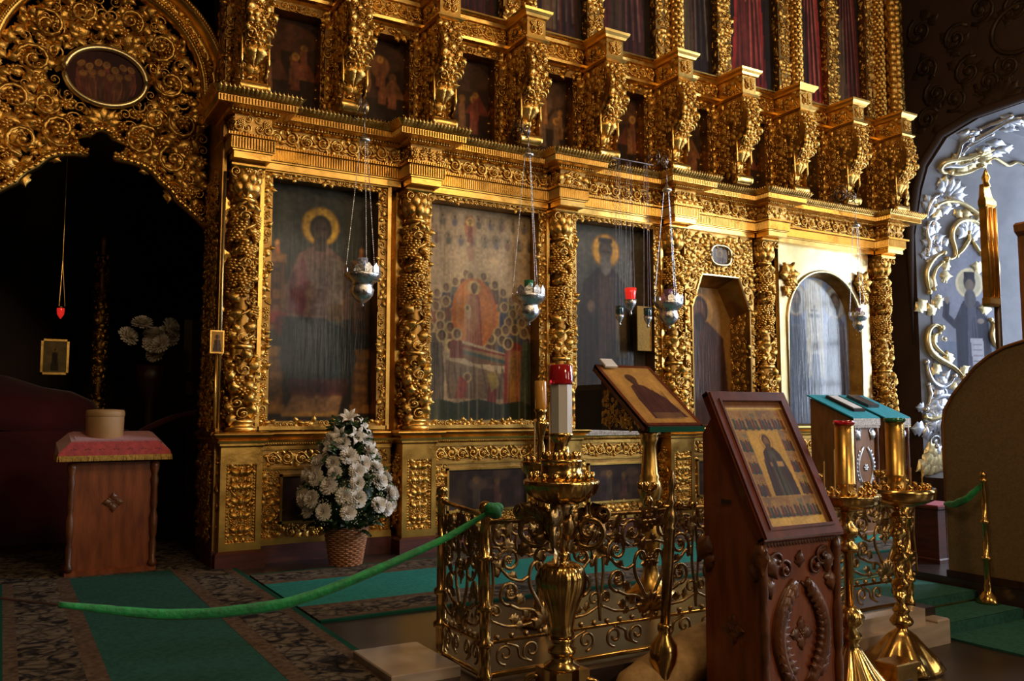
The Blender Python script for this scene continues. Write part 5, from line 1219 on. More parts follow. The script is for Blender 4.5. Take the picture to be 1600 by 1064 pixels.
oil_lamp(5.62, 6.50, 2.05, 3.41, .14, 'glass_violet', 'silver oil lamp with a violet glass cup beside the dark monk icon', 3.66)
oil_lamp(8.44, 6.48, 2.14, 3.36, .10, 'glass_violet', 'small silver oil lamp before the pale arched icon', 3.66)
def cup_lamp(x, y, z, glass, label, s=1.0, lit=False):
    t = thing('cup_lamp', (x, y, z), label, 'hanging lamp', 'small hanging cup lamps')
    MB().lathe([(.004,-.16*s),(.014,-.14*s),(.006,-.12*s),(.03*s,-.09*s),(.05*s,-.05*s,.05),(.06*s,-.01*s),(.052*s,-.01*s),(.02,-.05*s)], seg=20, flute=6).obj('holder', 'silver', t, True)
    MB().lathe([(.03*s,-.03*s),(.045*s,.0),(.052*s,.05*s),(.058*s,.10*s),(.05*s,.10*s),(.04*s,.02*s)], seg=20).obj('glass', glass, t, True)
    if lit: MB().lathe([(.002,.0),(.009,.015),(.006,.035),(.001,.05)], seg=8).obj('flame', 'flame', t, True)
    for k in range(3):
        a = k*2.094; MB().tube([(.055*s*math.cos(a),.055*s*math.sin(a),-.005),(.02*math.cos(a),.02*math.sin(a),3.62-z)], .0016, 4).obj('wire', 'iron', t)
cup_lamp(5.107, 6.45, 2.28, 'glass_red_lit', 'small hanging lamp with a glowing red glass cup', 1.0, True)
cup_lamp(4.975, 6.45, 2.13, 'glass_blue', 'dark blue-green glass cup lamp hanging just left of the red one', .72)
cup_lamp(5.314, 6.45, 2.13, 'glass_blue', 'dark blue-green glass cup lamp hanging between the red cup and the silver lamp', .72)
m = MB(); m.tube([(4.9,6.45,3.62),(5.4,6.45,3.62)], .008, 6); m.tube([(5.15,6.45,3.62),(5.15,6.9,3.66)], .008, 6); tag(m.obj('lamp_rail', 'iron'), 'thin dark iron rail holding the small cup lamps', 'rail')

# ---------------------------------------------------------------- flower basket
t = thing('flower_basket', (2.375, 6.60, .016), 'wicker basket of white chrysanthemums and lilies standing before the throne icon', 'flowers')
H = .31
def br(z): return .112+(.165-.112)*z/H
MB().lathe([(.108,0),(.112,.01),(.16,H-.01),(.155,H),(.14,H-.03),(.10,.03)], seg=40).obj('basket', 'wicker', t)
m = MB(); ns = 56
for j in range(19):
    z = .01+j*(H-.02)/18; a = np.arange(ns+1)/ns*2*PI
    r = br(z)+.005+.006*np.where((np.arange(ns+1)//2+j) % 2, 1, -1); m.tube(np.stack([r*np.cos(a), r*np.sin(a), np.full(ns+1, z)], -1), .0078, 5)
for k in range(2):
    a = np.arange(61)/60*2*PI; m.tube(np.stack([(.166)*np.cos(a), .166*np.sin(a), H+.004*np.sin(a*30+k*PI)], -1), .009, 5)
stuff(m.obj('weave', 'wicker', t))
m = MB(); tt = np.linspace(0, PI, 16); m.tube(np.stack([-.165-.05*np.sin(tt), .04*np.cos(tt), H-.02-.05*np.sin(tt)], -1), .006, 5); m.obj('handle', 'wicker', t)
rn = random.Random(11)
def cone_r(z): return np.interp(z, [.28,.36,.50,.70,.90,1.05,1.15], [.20,.30,.34,.27,.17,.10,.03])
mums = [mum_mesh(s_, .072).obj('flower', 'petal_white', t) for s_ in (1, 2, 3)]
spots = []
tries = 0
while len(spots) < 64 and tries < 6000:
    tries += 1
    z = rn.uniform(.43, 1.0); a = rn.uniform(0, 2*PI); r = cone_r(z)*rn.uniform(.98, 1.10)
    p = np.array([r*math.cos(a), r*math.sin(a), z])
    if all(np.linalg.norm(p-q) > .086 for q in spots): spots.append(p)
for k, p in enumerate(spots):
    f_ = mums[k] if k < 3 else mums[k % 3].copy()
    if k >= 3: C.objects.link(f_); f_.parent = t
    f_.location = p; d = Vector((p[0], p[1], .10+rn.uniform(-.05,.15))); f_.rotation_euler = d.to_track_quat('Z', 'Y').to_euler(); f_.scale = (rn.uniform(.8,1.15),)*3
def lily():
    m = MB()
    for k in range(6):
        a = k/6*2*PI; c_, s_ = math.cos(a), math.sin(a); R = []
        for q in np.linspace(0, 1, 6):
            rr = .012+.075*q**1.6; zz = .10*q-.05*q**4; w_ = .022*math.sin(PI*min(q*.9+.1, 1)); R.append([(rr*c_-s_*w_*u, rr*s_+c_*w_*u, zz-.006*abs(u)) for u in (-1,0,1)])
        m.rings(R, close=False, caps=False)
    for k in range(5): m.tube([(0,0,0),(.015*math.cos(k),.015*math.sin(k),.07)], .0025, 4)
    return m
ly = lily().obj('lily', 'petal_white', t)
for k, (p, d) in enumerate((((.0,-.03,1.13),(-.3,-.6,.7)),((.08,-.05,1.06),(.7,-.6,.6)),((.10,-.02,.99),(1,-.5,.1)),((-.08,-.08,1.0),(-.7,-.7,.2)),((.02,-.12,1.0),(.1,-1,.2)),((.14,-.08,.88),(.8,-.8,.1)),((-.13,-.06,.93),(-1,-.3,.3)))):
    o = ly if k == 0 else ly.copy()
    if k: C.objects.link(o); o.parent = t
    o.location = p; o.rotation_euler = Vector(d).to_track_quat('Z','Y').to_euler()
m = MB(); R_ = []
for z in (.26,.36,.5,.7,.9,1.05,1.12): r = cone_r(z)*.72; R_.append([(r*math.cos(k/18*2*PI), r*math.sin(k/18*2*PI), z) for k in range(18)])
m.rings(R_)
V0, Q0 = t_leaf(3, 5)
for k in range(420):
    z = rn.uniform(.28, 1.1); a = rn.uniform(0, 2*PI); r = cone_r(z)*rn.uniform(.72, .96); s_ = rn.uniform(.06,.12)
    M_ = Vector((math.cos(a), math.sin(a), rn.uniform(-.7,.6))).to_track_quat('Y','Z').to_matrix()
    Rm = np.array(M_); m.add((V0*s_*np.array([.9,1,1])) @ Rm.T + np.array([r*.9*math.cos(a), r*.9*math.sin(a), z]), Q0)
stuff(m.obj('leaves', 'leaf_green', t))
m = MB()
for k in range(170):
    z = rn.uniform(.34, .95); a = rn.uniform(0, 2*PI); r = cone_r(z)*rn.uniform(.9, 1.06); s_ = rn.uniform(.05,.1)
    Rm = np.array(Vector((math.cos(a), math.sin(a), rn.uniform(0,1))).to_track_quat('Y','Z').to_matrix()); m.add((V0*s_*np.array([.5,1,1])) @ Rm.T + np.array([r*.9*math.cos(a), r*.9*math.sin(a), z]), Q0)
stuff(m.obj('light_leaves', 'leaf_light', t))
m = MB()
for k in range(60):
    z = rn.uniform(.36, .80); a = rn.uniform(0, 2*PI); r = cone_r(z)*rn.uniform(.95, 1.08); c_ = np.array([r*math.cos(a), r*math.sin(a), z])
    for q in range(16): m.sphere(c_+np.array([rn.gauss(0,.026), rn.gauss(0,.026), rn.gauss(0,.026)]), rn.uniform(.0035,.006), 2)
stuff(m.obj('baby_breath', 'breath_white', t))

# ---------------------------------------------------------------- small lectern with red cloth, in the portal
t = thing('hat_lectern', (.75, 7.30, 0.012), 'small carved wooden lectern with fringed red velvet top in the portal', 'lectern')
m = MB(); m.box((-.28,-.14,.04),(.28,.18,.82)); m.mould(-.29,.29,-.15,.18,[(0,.02),(.03,.02),(.04,0)]); m.obj('body', 'wood_red', t)
for sx in (-1, 1):
    m = MB(); m.lathe([(.028,.03),(.034,.06),(.02,.09),(.026,.2),(.018,.24),(.026,.28),(.03,.40),(.018,.45),(.026,.5),(.022,.62),(.03,.68),(.02,.72),(.034,.78),(.03,.82)], (sx*.285,-.15,0), 14); m.obj('corner_post', 'wood_carved', t, True)
def c(m):
    R = Relief(4)
    for k in range(4): R.leaf(0, .52, .075, k*PI/2, wz=.7); R.leaf(0, .52, .05, k*PI/2+PI/4, wz=.7)
    R.ros(0, .52, .04, 0); R.to(m, front(0, -.14, 0))
stuff(MB_obj(c, 'rosette', t, 'wood_carved'))
m = MB(); R_ = []
for z, ox, oy in ((.84,.37,.22),(.87,.385,.235),(.90,.38,.23),(.975,.30,.19),(.985,.27,.16)):
    R_.append([(sx*ox, sy*oy*(1 if sy < 0 else .9), z+(.06 if sy > 0 else 0)*(z > .87)) for sx, sy in ((-1,-1),(0,-1.0),(1,-1),(1,1),(0,1),(-1,1))])
m.rings(R_); m.obj('velvet_top', 'velvet_red', t)
m = MB()
R = Relief(3)
for k in range(7):
    for j in range(2): R.leaf(-.30+k*.1+.05*j, .015+.05*j, .03, 0, wz=.3); R.leaf(-.30+k*.1+.05*j, .02+.05*j, .028, 1.2, wz=.3); R.leaf(-.30+k*.1+.05*j, .02+.05*j, .028, -1.2, wz=.3)
R.to(m, lambda V: np.stack([V[:,0]*(1-V[:,1]*1.8), -.232+V[:,1]*.5-V[:,2]*.5, .895+V[:,1]*.9+V[:,2]*.3], -1)); stuff(m.obj('woven_motifs', 'maroon_board', t))
m = MB()
for k in range(100):
    x = -.375+.75*k/99; m.tube([(x,-.237,.875),(x+rn.uniform(-.004,.004),-.242,.835)], .0055, 4)
for k in range(50):
    y = -.235+.44*k/49
    for sx in (-1, 1): m.tube([(sx*.385,y,.875),(sx*.39,y+rn.uniform(-.004,.004),.835)], .0055, 4)
stuff(m.obj('fringe', 'fringe_yellow', t))
t = thing('round_hat_box', (.69, 7.32, 1.0), 'round cream hat box standing on the red velvet lectern', 'box')
MB().lathe([(.125,0),(.132,.01),(.134,.17),(.132,.18)], seg=40).obj('body', 'paper_cream', t, True) if 'paper_cream' in MATS else (mk('paper_cream', hx('b08a5c'), hx('9c784e'), .6, 0, 6), MB().lathe([(.125,0),(.132,.01),(.134,.17),(.132,.18)], seg=40).obj('body', 'paper_cream', t, True))
MB().lathe([(.136,.172),(.138,.176),(.138,.205),(.130,.222),(.06,.228)], seg=40).obj('lid', 'paper_cream', t, True)

# ---------------------------------------------------------------- brass fence
FY = 3.5
t = thing('brass_fence', (0,0,0), 'openwork brass fence of scrolls and shells along the edge of the raised floor', 'fence')
def motif(W_=.62):
    R = Relief(1); r = .0085; hw = W_/2
    def P2(S_, rr=r, w=.0): R.path(np.stack([S_[:,0], S_[:,1], np.full(len(S_), w)], -1), rr, 6)
    def smooth(pts, n=22):
        p = np.array(pts, float); q = np.linspace(0, 1, len(p)); u = np.linspace(0, 1, n); o_ = np.stack([np.interp(u, q, p[:,0]), np.interp(u, q, p[:,1])], -1)
        for _ in range(4): o_[1:-1] = (o_[:-2]+2*o_[1:-1]+o_[2:])/4
        return o_
    for s in (-1, 1):
        f_ = np.array([s, 1])
        P2(smooth([(.02,.235),(.045,.30),(.09,.36),(.10,.43),(.075,.485),(.035,.485),(.03,.455)])*f_, .009)          # heart
        P2(spiral((.035,.46), .028, .008, 1.5, -4)*f_, .007)
        P2(smooth([(.03,.24),(.09,.27),(.15,.275),(.20,.30)])*f_); P2(spiral((.20,.355), .058, .012, -1.5, 7.2)*f_, .0085)
        P2(smooth([(.10,.42),(.14,.40),(.20,.42),(.25,.47)])*f_); P2(spiral((.205,.50), .065, .014, -.5, 8.4)*f_, .009)
        P2(spiral((.105,.585), .072, .014, -1.2, 8.0)*f_, .009); P2(spiral((.25,.605), .055, .012, 3.6, -5)*f_, .0085)
        P2(smooth([(.0,.53),(.05,.53),(.10,.515)])*f_); P2(smooth([(.035,.22),(.12,.20),(.22,.205),(.30,.24)])*f_, .0075); P2(spiral((.275,.275), .04, .01, -1, 6)*f_, .0075)
        P2(smooth([(.31,.17),(.30,.30),(.285,.42),(.31,.66)])*f_, .0075)
        for c_, q in (((.085,.085),.05),((.225,.085),.05)): P2(spiral(c_, q, .01, -1.57*s*0-1.57, 6.6)*f_, .007)
        P2(smooth([(.085,.035),(.15,.06),(.155,.11),(.225,.135)])*f_, .007)
        for (u, v, z_, a) in ((.12,.30,.07,-.9),(.16,.42,.06,-1.2),(.05,.60,.08,-.6),(.17,.63,.07,-.9),(.20,.36,.05,0),(.26,.43,.06,-.4),(.15,.235,.06,-1.5)): R.leaf(s*u, v, z_, a*s, wz=.5)
        for (u, v) in ((.105,.585),(.205,.50),(.20,.355)): R.ros(s*u, v, .035, 0)
    rnf = R.rnd
    for s in (-1, 1):
        for k in range(13): R.leaf(s*rnf.uniform(.03,.30), rnf.uniform(.47,.66), rnf.uniform(.06,.09), rnf.uniform(-2.5,2.5), wz=.5)
        for k in range(5): R.leaf(s*rnf.uniform(.05,.30), rnf.uniform(.18,.27), rnf.uniform(.05,.07), rnf.uniform(-2.0,2.0), wz=.5)
        P2(spiral((.165,.655), .04, .01, -2, 5)*np.array([s,1]), .008); P2(spiral((.04,.66), .035, .01, 0, 6)*np.array([s,1]), .008); P2(spiral((.275,.535), .035, .01, 1, 7)*np.array([s,1]), .0075)
    for k in range(7): R.leaf(0, .19, .10, -1.2+k*.4, wz=.7)                    # shell
    R.leaf(0, .19, .06, PI, wz=.6)
    for k in range(5): R.leaf(0, .42, .06, -1.6+k*.8, wz=.6)
    R.ros(0, .435, .05, 0, wz=1.4); R.leaf(0, .44, .07, PI, wz=.6); R.ros(0, .63, .09, 0, wz=.8)
    for k in range(3): R.leaf(0, .64, .09, -.8+k*.8, wz=.6)
    for k in range(8): R.st(SPH, -hw+.04+k*W_/8, .165, .014)
    m = MB(); R.to(m, lambda V: np.stack([V[:,0], -V[:,2], V[:,1]], -1)); return m
mo = motif().obj('scroll_panel', 'bronze', t, True); mo.location = (2.25, FY, .02)
for k in range(4):
    o = mo.copy(); C.objects.link(o); o.parent = t; o.location = (2.25+.62*(k+1), FY, .02)
o = mo.copy(); C.objects.link(o); o.parent = t; o.location = (1.92, 3.73, .02); o.rotation_euler = (0,0,-PI/2); o.scale = (.62,1,1)
for n_, z, r in (('top_rail',.70,.012),('middle_rail',.165,.009),('bottom_rail',.02,.013)):
    MB().tube([(1.92,FY,z),(4.95,FY,z)], r, 8).obj(n_, 'brass' if n_ != 'top_rail' else 'bronze', t, True); MB().tube([(1.92,3.95,z+(.06 if n_ == 'top_rail' else 0)),(1.92,FY,z+(.03 if n_ == 'top_rail' else 0))], r, 8).obj(n_, 'brass', t, True)
def post(x, y, h):
    q = [(.034,.0),(.034,.03),(.026,.04),(.026,.14),(.04,.15),(.04,.17),(.024,.18),(.024,.30),(.038,.31),(.038,.33),(.024,.34),(.023,h*.72),(.034,h*.725),(.034,h*.745),(.022,h*.75),(.022,h-.02),(.03,h-.015),(.03,h),(.012,h+.008)]
    m = MB(); m.lathe(q, (x,y,0), 18); o = m.obj('post', 'brass', t, True)
    m = MB(); m.sphere((x,y,h+.03), .03, 6); m.obj('ball_finial', 'brass', o, True)
    return o
post(1.92, 3.95, .78); post(1.92, FY, .74); post(4.95, FY, .74)
def cupcluster(x, z):
    o = MB().lathe([(.012,z-.06),(.016,z),(.024,z+.012),(.026,z+.03),(.02,z+.045),(.012,z+.055),(.012,z+.075),(.035,z+.08),(.037,z+.095),(.012,z+.10)], (x,FY,0), 16).obj('candle_holder', 'brass', t, True)
    for k in range(5):
        a = k/5*2*PI; MB().lathe([(.006,z+.09),(.014,z+.10),(.016,z+.125),(.012,z+.125),(.01,z+.105)], (x+.04*math.cos(a),FY+.04*math.sin(a),0), 10).obj('candle_cup', 'brass', o, True)
for k in range(5): cupcluster(2.25+.62*k, .72)

# ---------------------------------------------------------------- candle stands
def cups(t, x, y, z, R, n, s=1.0):
    m0 = MB().lathe([(.006,0),(.011,.004),(.013,.03),(.010,.03),(.008,.01)], seg=9).obj('candle_cup', 'brass', t, True); m0.location = (R, 0, z)
    for k in range(1, n):
        o = m0.copy(); C.objects.link(o); o.parent = t; a = k/n*2*PI; o.location = (R*math.cos(a), R*math.sin(a), z)
def thin_candle(t, x, y, z, h): MB().tube([(x,y,z),(x+.003,y,z+h)], .0042, 6).obj('candle', 'candle_yellow', t)
# large stand with the white tube
t = thing('tall_candle_stand', (2.05, 3.07, -.2), 'ornate brass candle stand carrying a white tube with a red glass top', 'candle stand')
MB().lathe([(.05,.47),(.052,.49),(.046,.505),(.052,.53),(.058,.57,.03),(.074,.62,.06),(.094,.67,.08),(.10,.715,.08),(.088,.755,.06),(.06,.775,.03),(.03,.77),(.026,.79),(.034,.80),(.034,.815),(.024,.825)], seg=48, flute=16).obj('vase', 'brass', t, True)
MB().lathe([(.075,.345),(.078,.36),(.05,.375),(.045,.40),(.06,.41),(.06,.425),(.04,.44),(.048,.455),(.05,.47)], seg=32).obj('foot_ring', 'brass', t, True)
MB().lathe([(.026,.82),(.03,.85),(.045,.90),(.05,.95),(.042,.99),(.05,1.005),(.05,1.02)], seg=28).obj('stem', 'bronze', t, True)
MB().lathe([(.05,1.015),(.10,1.03,.02),(.14,1.06,.04),(.157,1.10,.03),(.16,1.115),(.152,1.12),(.13,1.10),(.05,1.09)], seg=60, flute=20).obj('tray', 'brass', t, True)
MB().lathe([(.085,1.09),(.088,1.13),(.09,1.15),(.085,1.155),(.085,1.19),(.09,1.195),(.088,1.205),(.06,1.21),(.035,1.24),(.03,1.27),(.045,1.295),(.052,1.305),(.05,1.315)], seg=36).obj('drum', 'brass', t, True)
MB().lathe([(.048,1.31),(.048,1.52)], seg=8).obj('white_tube', 'white_wax', t)
MB().lathe([(.050,1.52),(.052,1.53),(.052,1.60),(.046,1.605),(.046,1.54)], seg=16).obj('red_glass', 'glass_red', t, True)
cups(t, 0, 0, 1.12, .13, 16); cups(t, 0, 0, 1.205, .072, 10)
def c(m):
    for k in range(4):
        R = Relief(5+k); a0 = k*PI/2+PI/4
        S_ = spiral((.12,.91), .075, .012, -2.4, 6.5); R.path(np.stack([S_[:,0], S_[:,1], 0*S_[:,0]], -1), .013, 6); S_ = spiral((.175,.985), .03, .008, -1, 6); R.path(np.stack([S_[:,0], S_[:,1], 0*S_[:,0]], -1), .009, 6); R.leaf(.15,.93,.09,-.3); R.leaf(.10,.97,.09,-1.0); R.leaf(.13,.85,.08,-2.2)
        S_ = spiral((.085,.80), .035, .008, 2.4, -4); R.path(np.stack([S_[:,0], S_[:,1], 0*S_[:,0]], -1), .008, 6)
        R.leaf(.06, .93, .10, -.6); R.leaf(.05, .86, .08, -1.4); R.leaf(.13, .95, .08, .3); R.ros(.10,.90,.04)
        ca, sa = math.cos(a0), math.sin(a0)
        R.to(m, lambda V: np.stack([V[:,0]*ca-V[:,2]*sa, V[:,0]*sa+V[:,2]*ca, V[:,1]], -1))
    R = Relief(4)
    for k in range(6): R.leaf(k/6*2*PI*.045, .87, .11, 0, wz=1.2); R.ros((k+.5)/6*2*PI*.045, .93, .05)
    R.to(m, around(.045))
stuff(MB_obj(c, 'scroll_ornament', t, 'bronze'))
m = MB()
for sx in (-1, 1):
    for sy in (-1, 1): m.box((sx*.055-.026,sy*.055-.026,.16),(sx*.055+.026,sy*.055+.026,.35))
m.box((-.09,-.09,.10),(.09,.09,.17)); m.mould(-.07,.07,-.07,.07,[(0,.02),(.08,.0),(.10,0)]); m.obj('plinth', 'brass', t)
for k in range(4):
    a0 = k*PI/2+PI/4; S_ = spiral((.12,.26), .05, .014, 2.6, -4.5); S2 = np.vstack([[(.16,.0),(.19,.04),(.13,.12),(.07,.2)], S_]); ca, sa = math.cos(a0), math.sin(a0)
    MB().tube(np.stack([S2[:,0]*ca, S2[:,0]*sa, S2[:,1]], -1), .014, 6).obj('scroll_foot', 'brass', t, True)
# second stand with amber glass, behind the fence
t = thing('amber_candle_stand', (2.69, 4.24, 0), 'brass candle stand with an amber glass cylinder behind the fence', 'candle stand')
MB().lathe([(.12,0),(.13,.02),(.11,.05),(.05,.10),(.03,.2),(.035,.26),(.02,.30),(.02,.55),(.035,.58),(.035,.62),(.02,.65),(.022,.78),(.05,.82),(.10,.86,.03),(.115,.90,.03),(.118,.92),(.11,.925),(.04,.91),(.02,.95),(.025,1.0),(.015,1.04),(.03,1.10),(.045,1.13),(.05,1.145),(.03,1.15),(.028,1.20),(.04,1.22)], seg=36, flute=12).obj('stand', 'brass', t, True)
MB().lathe([(.032,1.22),(.034,1.23),(.034,1.38),(.030,1.385)], seg=18).obj('amber_glass', 'glass_amber', t, True)
cups(t, 0, 0, .92, .09, 12); thin_candle(t, -.075, -.05, .95, .20); thin_candle(t, .0, -.09, .95, .31)
# slender leaning stand
t = thing('slender_stand', (2.68, 3.2, -.2), 'slender leaning brass stand with a cross bar of small cups', 'candle stand'); t.rotation_euler = (0, .085, 0)
MB().lathe([(.10,0),(.105,.02),(.08,.04),(.04,.06),(.03,.09),(.045,.12),(.03,.16),(.04,.20),(.062,.25),(.066,.29),(.06,.33),(.03,.37),(.026,.40),(.034,.41),(.024,.42)], seg=24).obj('base', 'brass', t, True)
MB().lathe([(.022,.42),(.027,.70),(.026,.82),(.03,.85),(.034,.86),(.026,.87),(.036,.90),(.03,.93),(.018,.96),(.026,.98),(.016,1.0),(.012,1.04),(.02,1.06),(.01,1.10),(.004,1.13)], seg=20).obj('shaft', 'bronze', t, True)
m = MB(); m.tube([(-.075,0,.955),(.0,-.0,.965),(.14,0,.955)], .009, 6); o = m.obj('cross_bar', 'brass', t, True)
for x in (-.07, .05, .135): MB().lathe([(.006,.95),(.02,.965),(.024,.985),(.018,.985),(.01,.97)], (x,0,0), 12).obj('candle_cup', 'brass', t, True)
# pair of stands on the right
t = thing('red_topped_stand', (3.66, 2.92, -.2), 'brass candle stand with a red topped gilt tube beside the big lectern', 'candle stand')
MB().lathe([(.20,0),(.205,.02,.06),(.17,.07,.10),(.10,.16,.08),(.05,.24,.04),(.035,.27),(.05,.29),(.055,.31),(.03,.34),(.06,.37,.06),(.066,.40,.08),(.05,.43),(.028,.45)], seg=48, flute=12).obj('base', 'brass', t, True)
MB().lathe([(.024,.44),(.022,.70),(.05,.715),(.06,.735,.05),(.03,.76),(.03,.78),(.055,.80,.04),(.062,.82,.04),(.03,.85),(.03,.90),(.06,.915)], seg=32, flute=8).obj('shaft', 'brass', t, True)
MB().lathe([(.05,.91),(.12,.93,.02),(.155,.955,.03),(.16,.985,.03),(.163,.995),(.15,.99),(.05,.975)], seg=60, flute=24).obj('tray', 'brass', t, True)
MB().lathe([(.05,.98),(.055,1.0),(.035,1.03),(.05,1.045),(.047,1.05),(.046,1.345)], seg=24).obj('tube', 'gold_smooth', t, True); MB().lathe([(.048,1.34),(.052,1.345),(.05,1.362),(.03,1.36)], seg=20).obj('red_glass', 'glass_red', t, True)
cups(t, 0, 0, .99, .135, 16); [thin_candle(t, x, y, 1.0, h) for x, y, h in ((-.13,-.04,.22),(-.10,-.09,.24),(-.135,.02,.16))]
t = thing('green_topped_stand', (4.31, 3.10, -.2), 'brass candle stand with twisted shaft and a green topped gilt tube', 'candle stand')
MB().lathe([(.19,0),(.195,.03,.10),(.16,.08,.12),(.11,.14,.08),(.07,.19,.04),(.03,.22),(.03,.25)], seg=48, flute=6).obj('base', 'brass', t, True)
m = MB(); R_ = []; a = np.arange(24)/24*2*PI
for q in np.linspace(0, 1, 60):
    z = .24+q*.65; r = .034+.006*math.sin(q*60); tw = q*26; rr = r*(1+.22*np.cos(a*2+tw))
    if q < .12: rr = np.full(24, .05+.012*math.sin(q*50))
    if q > .88: rr = np.full(24, .036+.016*math.sin((q-.88)*70))
    R_.append(np.stack([rr*np.cos(a), rr*np.sin(a), np.full(24, z)], -1))
m.rings(R_); m.obj('twisted_shaft', 'brass', t, True)
MB().lathe([(.05,.88),(.14,.90),(.19,.925),(.197,.935),(.2,.96),(.203,.985),(.19,.985),(.06,.96)], seg=48).obj('tray', 'brass', t, True)
MB().lathe([(.06,.96),(.055,1.0),(.04,1.03),(.06,1.05),(.052,1.06),(.051,1.355)], seg=24).obj('tube', 'gold_smooth', t, True); MB().lathe([(.053,1.35),(.058,1.355),(.056,1.372),(.03,1.37)], seg=20).obj('green_glass', 'glass_green', t, True)
cups(t, 0, 0, .98, .165, 18); [thin_candle(t, x, y, .99, h) for x, y, h in ((.14,-.06,.12),(.155,.02,.1),(-.1,-.12,.08))]
t = thing('collection_box', (3.98, 2.9, -.2), 'small brass box on the floor between the two candle stands', 'box')
MB().mould(-.08,.08,-.06,.06,[(0,.0),(.11,0),(.115,.008),(.14,.008),(.145,0)]).obj('body', 'brass', t); MB().box((-.03,-.064,.055),(.03,-.06,.065)).obj('slot', 'iron', t)

# ---------------------------------------------------------------- big lectern with framed icon
t = thing('icon_lectern', (3.15, 2.78, -.2), 'tall carved wooden lectern with steep sloping top in front of the fence', 'lectern')
m = MB(); m.prism([(0,.04),(.36,.04),(.36,1.30),(.29,1.385),(0,.83)], -.235, .235, 'x'); m.mould(-.245,.245,-.01,.36,[(0,.02),(.03,.02),(.045,0)]); m.obj('body', 'wood_red', t)
for sx in (-1, 1):
    MB().lathe([(.022,.04),(.026,.08),(.016,.12),(.022,.25),(.014,.30),(.022,.34),(.024,.5),(.014,.55),(.022,.60),(.02,.72),(.026,.78),(.018,.82)], (sx*.238,-.008,0), 12).obj('corner_colonnette', 'wood_carved', t, True)
def c(m):
    R = Relief(14)
    for s in (-1, 1):
        q = np.linspace(0, 1, 16); U = s*(.035+.115*np.sin(q*PI)**.8); V_ = .18+.46*q
        R.path(np.stack([U, V_, 0*q], -1), .026*(1+.5*np.sin(q*PI)), 6)
        R.path(np.stack([U-s*.03, V_, 0*q], -1), .008, 5); R.path(np.stack([U+s*.03, V_, 0*q], -1), .008, 5)
        for k in range(12): R.leaf(U[k+2]-s*.02, V_[k+2]-.02, .085, s*(-1.0+k*.12), wz=1.1, w0=.012); R.leaf(U[k+2]+s*.005, V_[k+2], .065, s*(1.1), wz=1.1, w0=.01); R.bead(U[k+2], V_[k+2], .012)
        R.curl(s*.10, .70, .10, 0, sx=s); R.curl(s*.15, .74, .10, 1, sx=s); R.leaf(s*.2, .78, .12, PI-.3*s); R.leaf(s*.2, .68, .10, PI)
    for k in range(4): R.leaf(0, .41, .075, k*PI/2, wz=.7)
    R.ros(0, .41, .05); R.leaf(0, .70, .08, 0); R.to(m, front(0, 0, 0))
    R = Relief(15)
    for k in range(4): R.leaf(.18, .42, .07, k*PI/2, wz=.6)
    R.ros(.18, .42, .04)
    for u, a_ in ((.03,-.4),(.33,.4)): R.leaf(u, .82, .14, PI+a_); R.leaf(u, .75, .10, PI)
    for k in range(16): R.curl(.02+.30*(1-k/16), .86+.53*(1-(.02+.30*k/16)/.36)*0+.52*k/16*0+ .53*(k/16), .03, 0) if False else None
    R.to(m, sideL(-.235, .36, 0))
    R = Relief(16)
    for k in range(24): R.leaf(-.235+.47*(k+.5)/24, .84, .035, PI, wz=.8); R.bead(-.235+.47*(k+.5)/24, .845, .006)
    R.to(m, front(0, -.01, 0))
    for k in range(26):
        q = k/25; m.sphere((-.238, .27*q+.012, .85+.52*q), (.008,.012,.012))
stuff(MB_obj(c, 'carving', t, 'wood_carved'))
MB().box((-.24,.18,.98),(-.234,.24,1.0)).obj('slot', 'iron', t)
t = thing('festal_icon', (2.905, 2.735, .65), 'framed icon of a monk with border scenes lying on the big lectern', 'icon'); t.rotation_euler = (math.radians(-27.5), 0, 0)
FW, FH, fr = .50, .735, .05
m = MB()
for a, b_ in (((0,0,0),(FW,.05,fr)),((0,0,FH-fr),(FW,.05,FH)),((0,0,fr),(fr,.05,FH-fr)),((FW-fr,0,fr),(FW,.05,FH-fr))): m.box(a, b_)
for a, b_ in (((-.008,.012,-.008),(FW+.008,.05,.012)),((-.008,.012,FH-.012),(FW+.008,.05,FH+.008)),((-.008,.012,0),(.012,.05,FH)),((FW-.012,.012,0),(FW+.008,.05,FH))): m.box(a, b_)
for a, b_ in (((fr-.012,-.006,fr-.012),(FW-fr+.012,.0,fr)),((fr-.012,-.006,FH-fr),(FW-fr+.012,.0,FH-fr+.012)),((fr-.012,-.006,fr),(fr,.0,FH-fr)),((FW-fr,-.006,fr),(FW-fr+.012,.0,FH-fr))): m.box(a, b_)
m.obj('frame', 'wood_frame', t)
cv = Cv(150, FW-2*fr, FH-2*fr, 'b8924a', 8); A = cv.asp
cv.rect(0,0,1,.05*A,'7a5030'); cv.rect(0,.05*A,1,.06*A,'d0b468'); cv.rect(.06,.06*A,.94,A,'b08c46'); cv.rect(0,.06*A,.06,A,'7a5030'); cv.rect(.94,.06*A,1,A,'7a5030'); cv.rect(.06,.935*A,.94,A,'d0aa58')
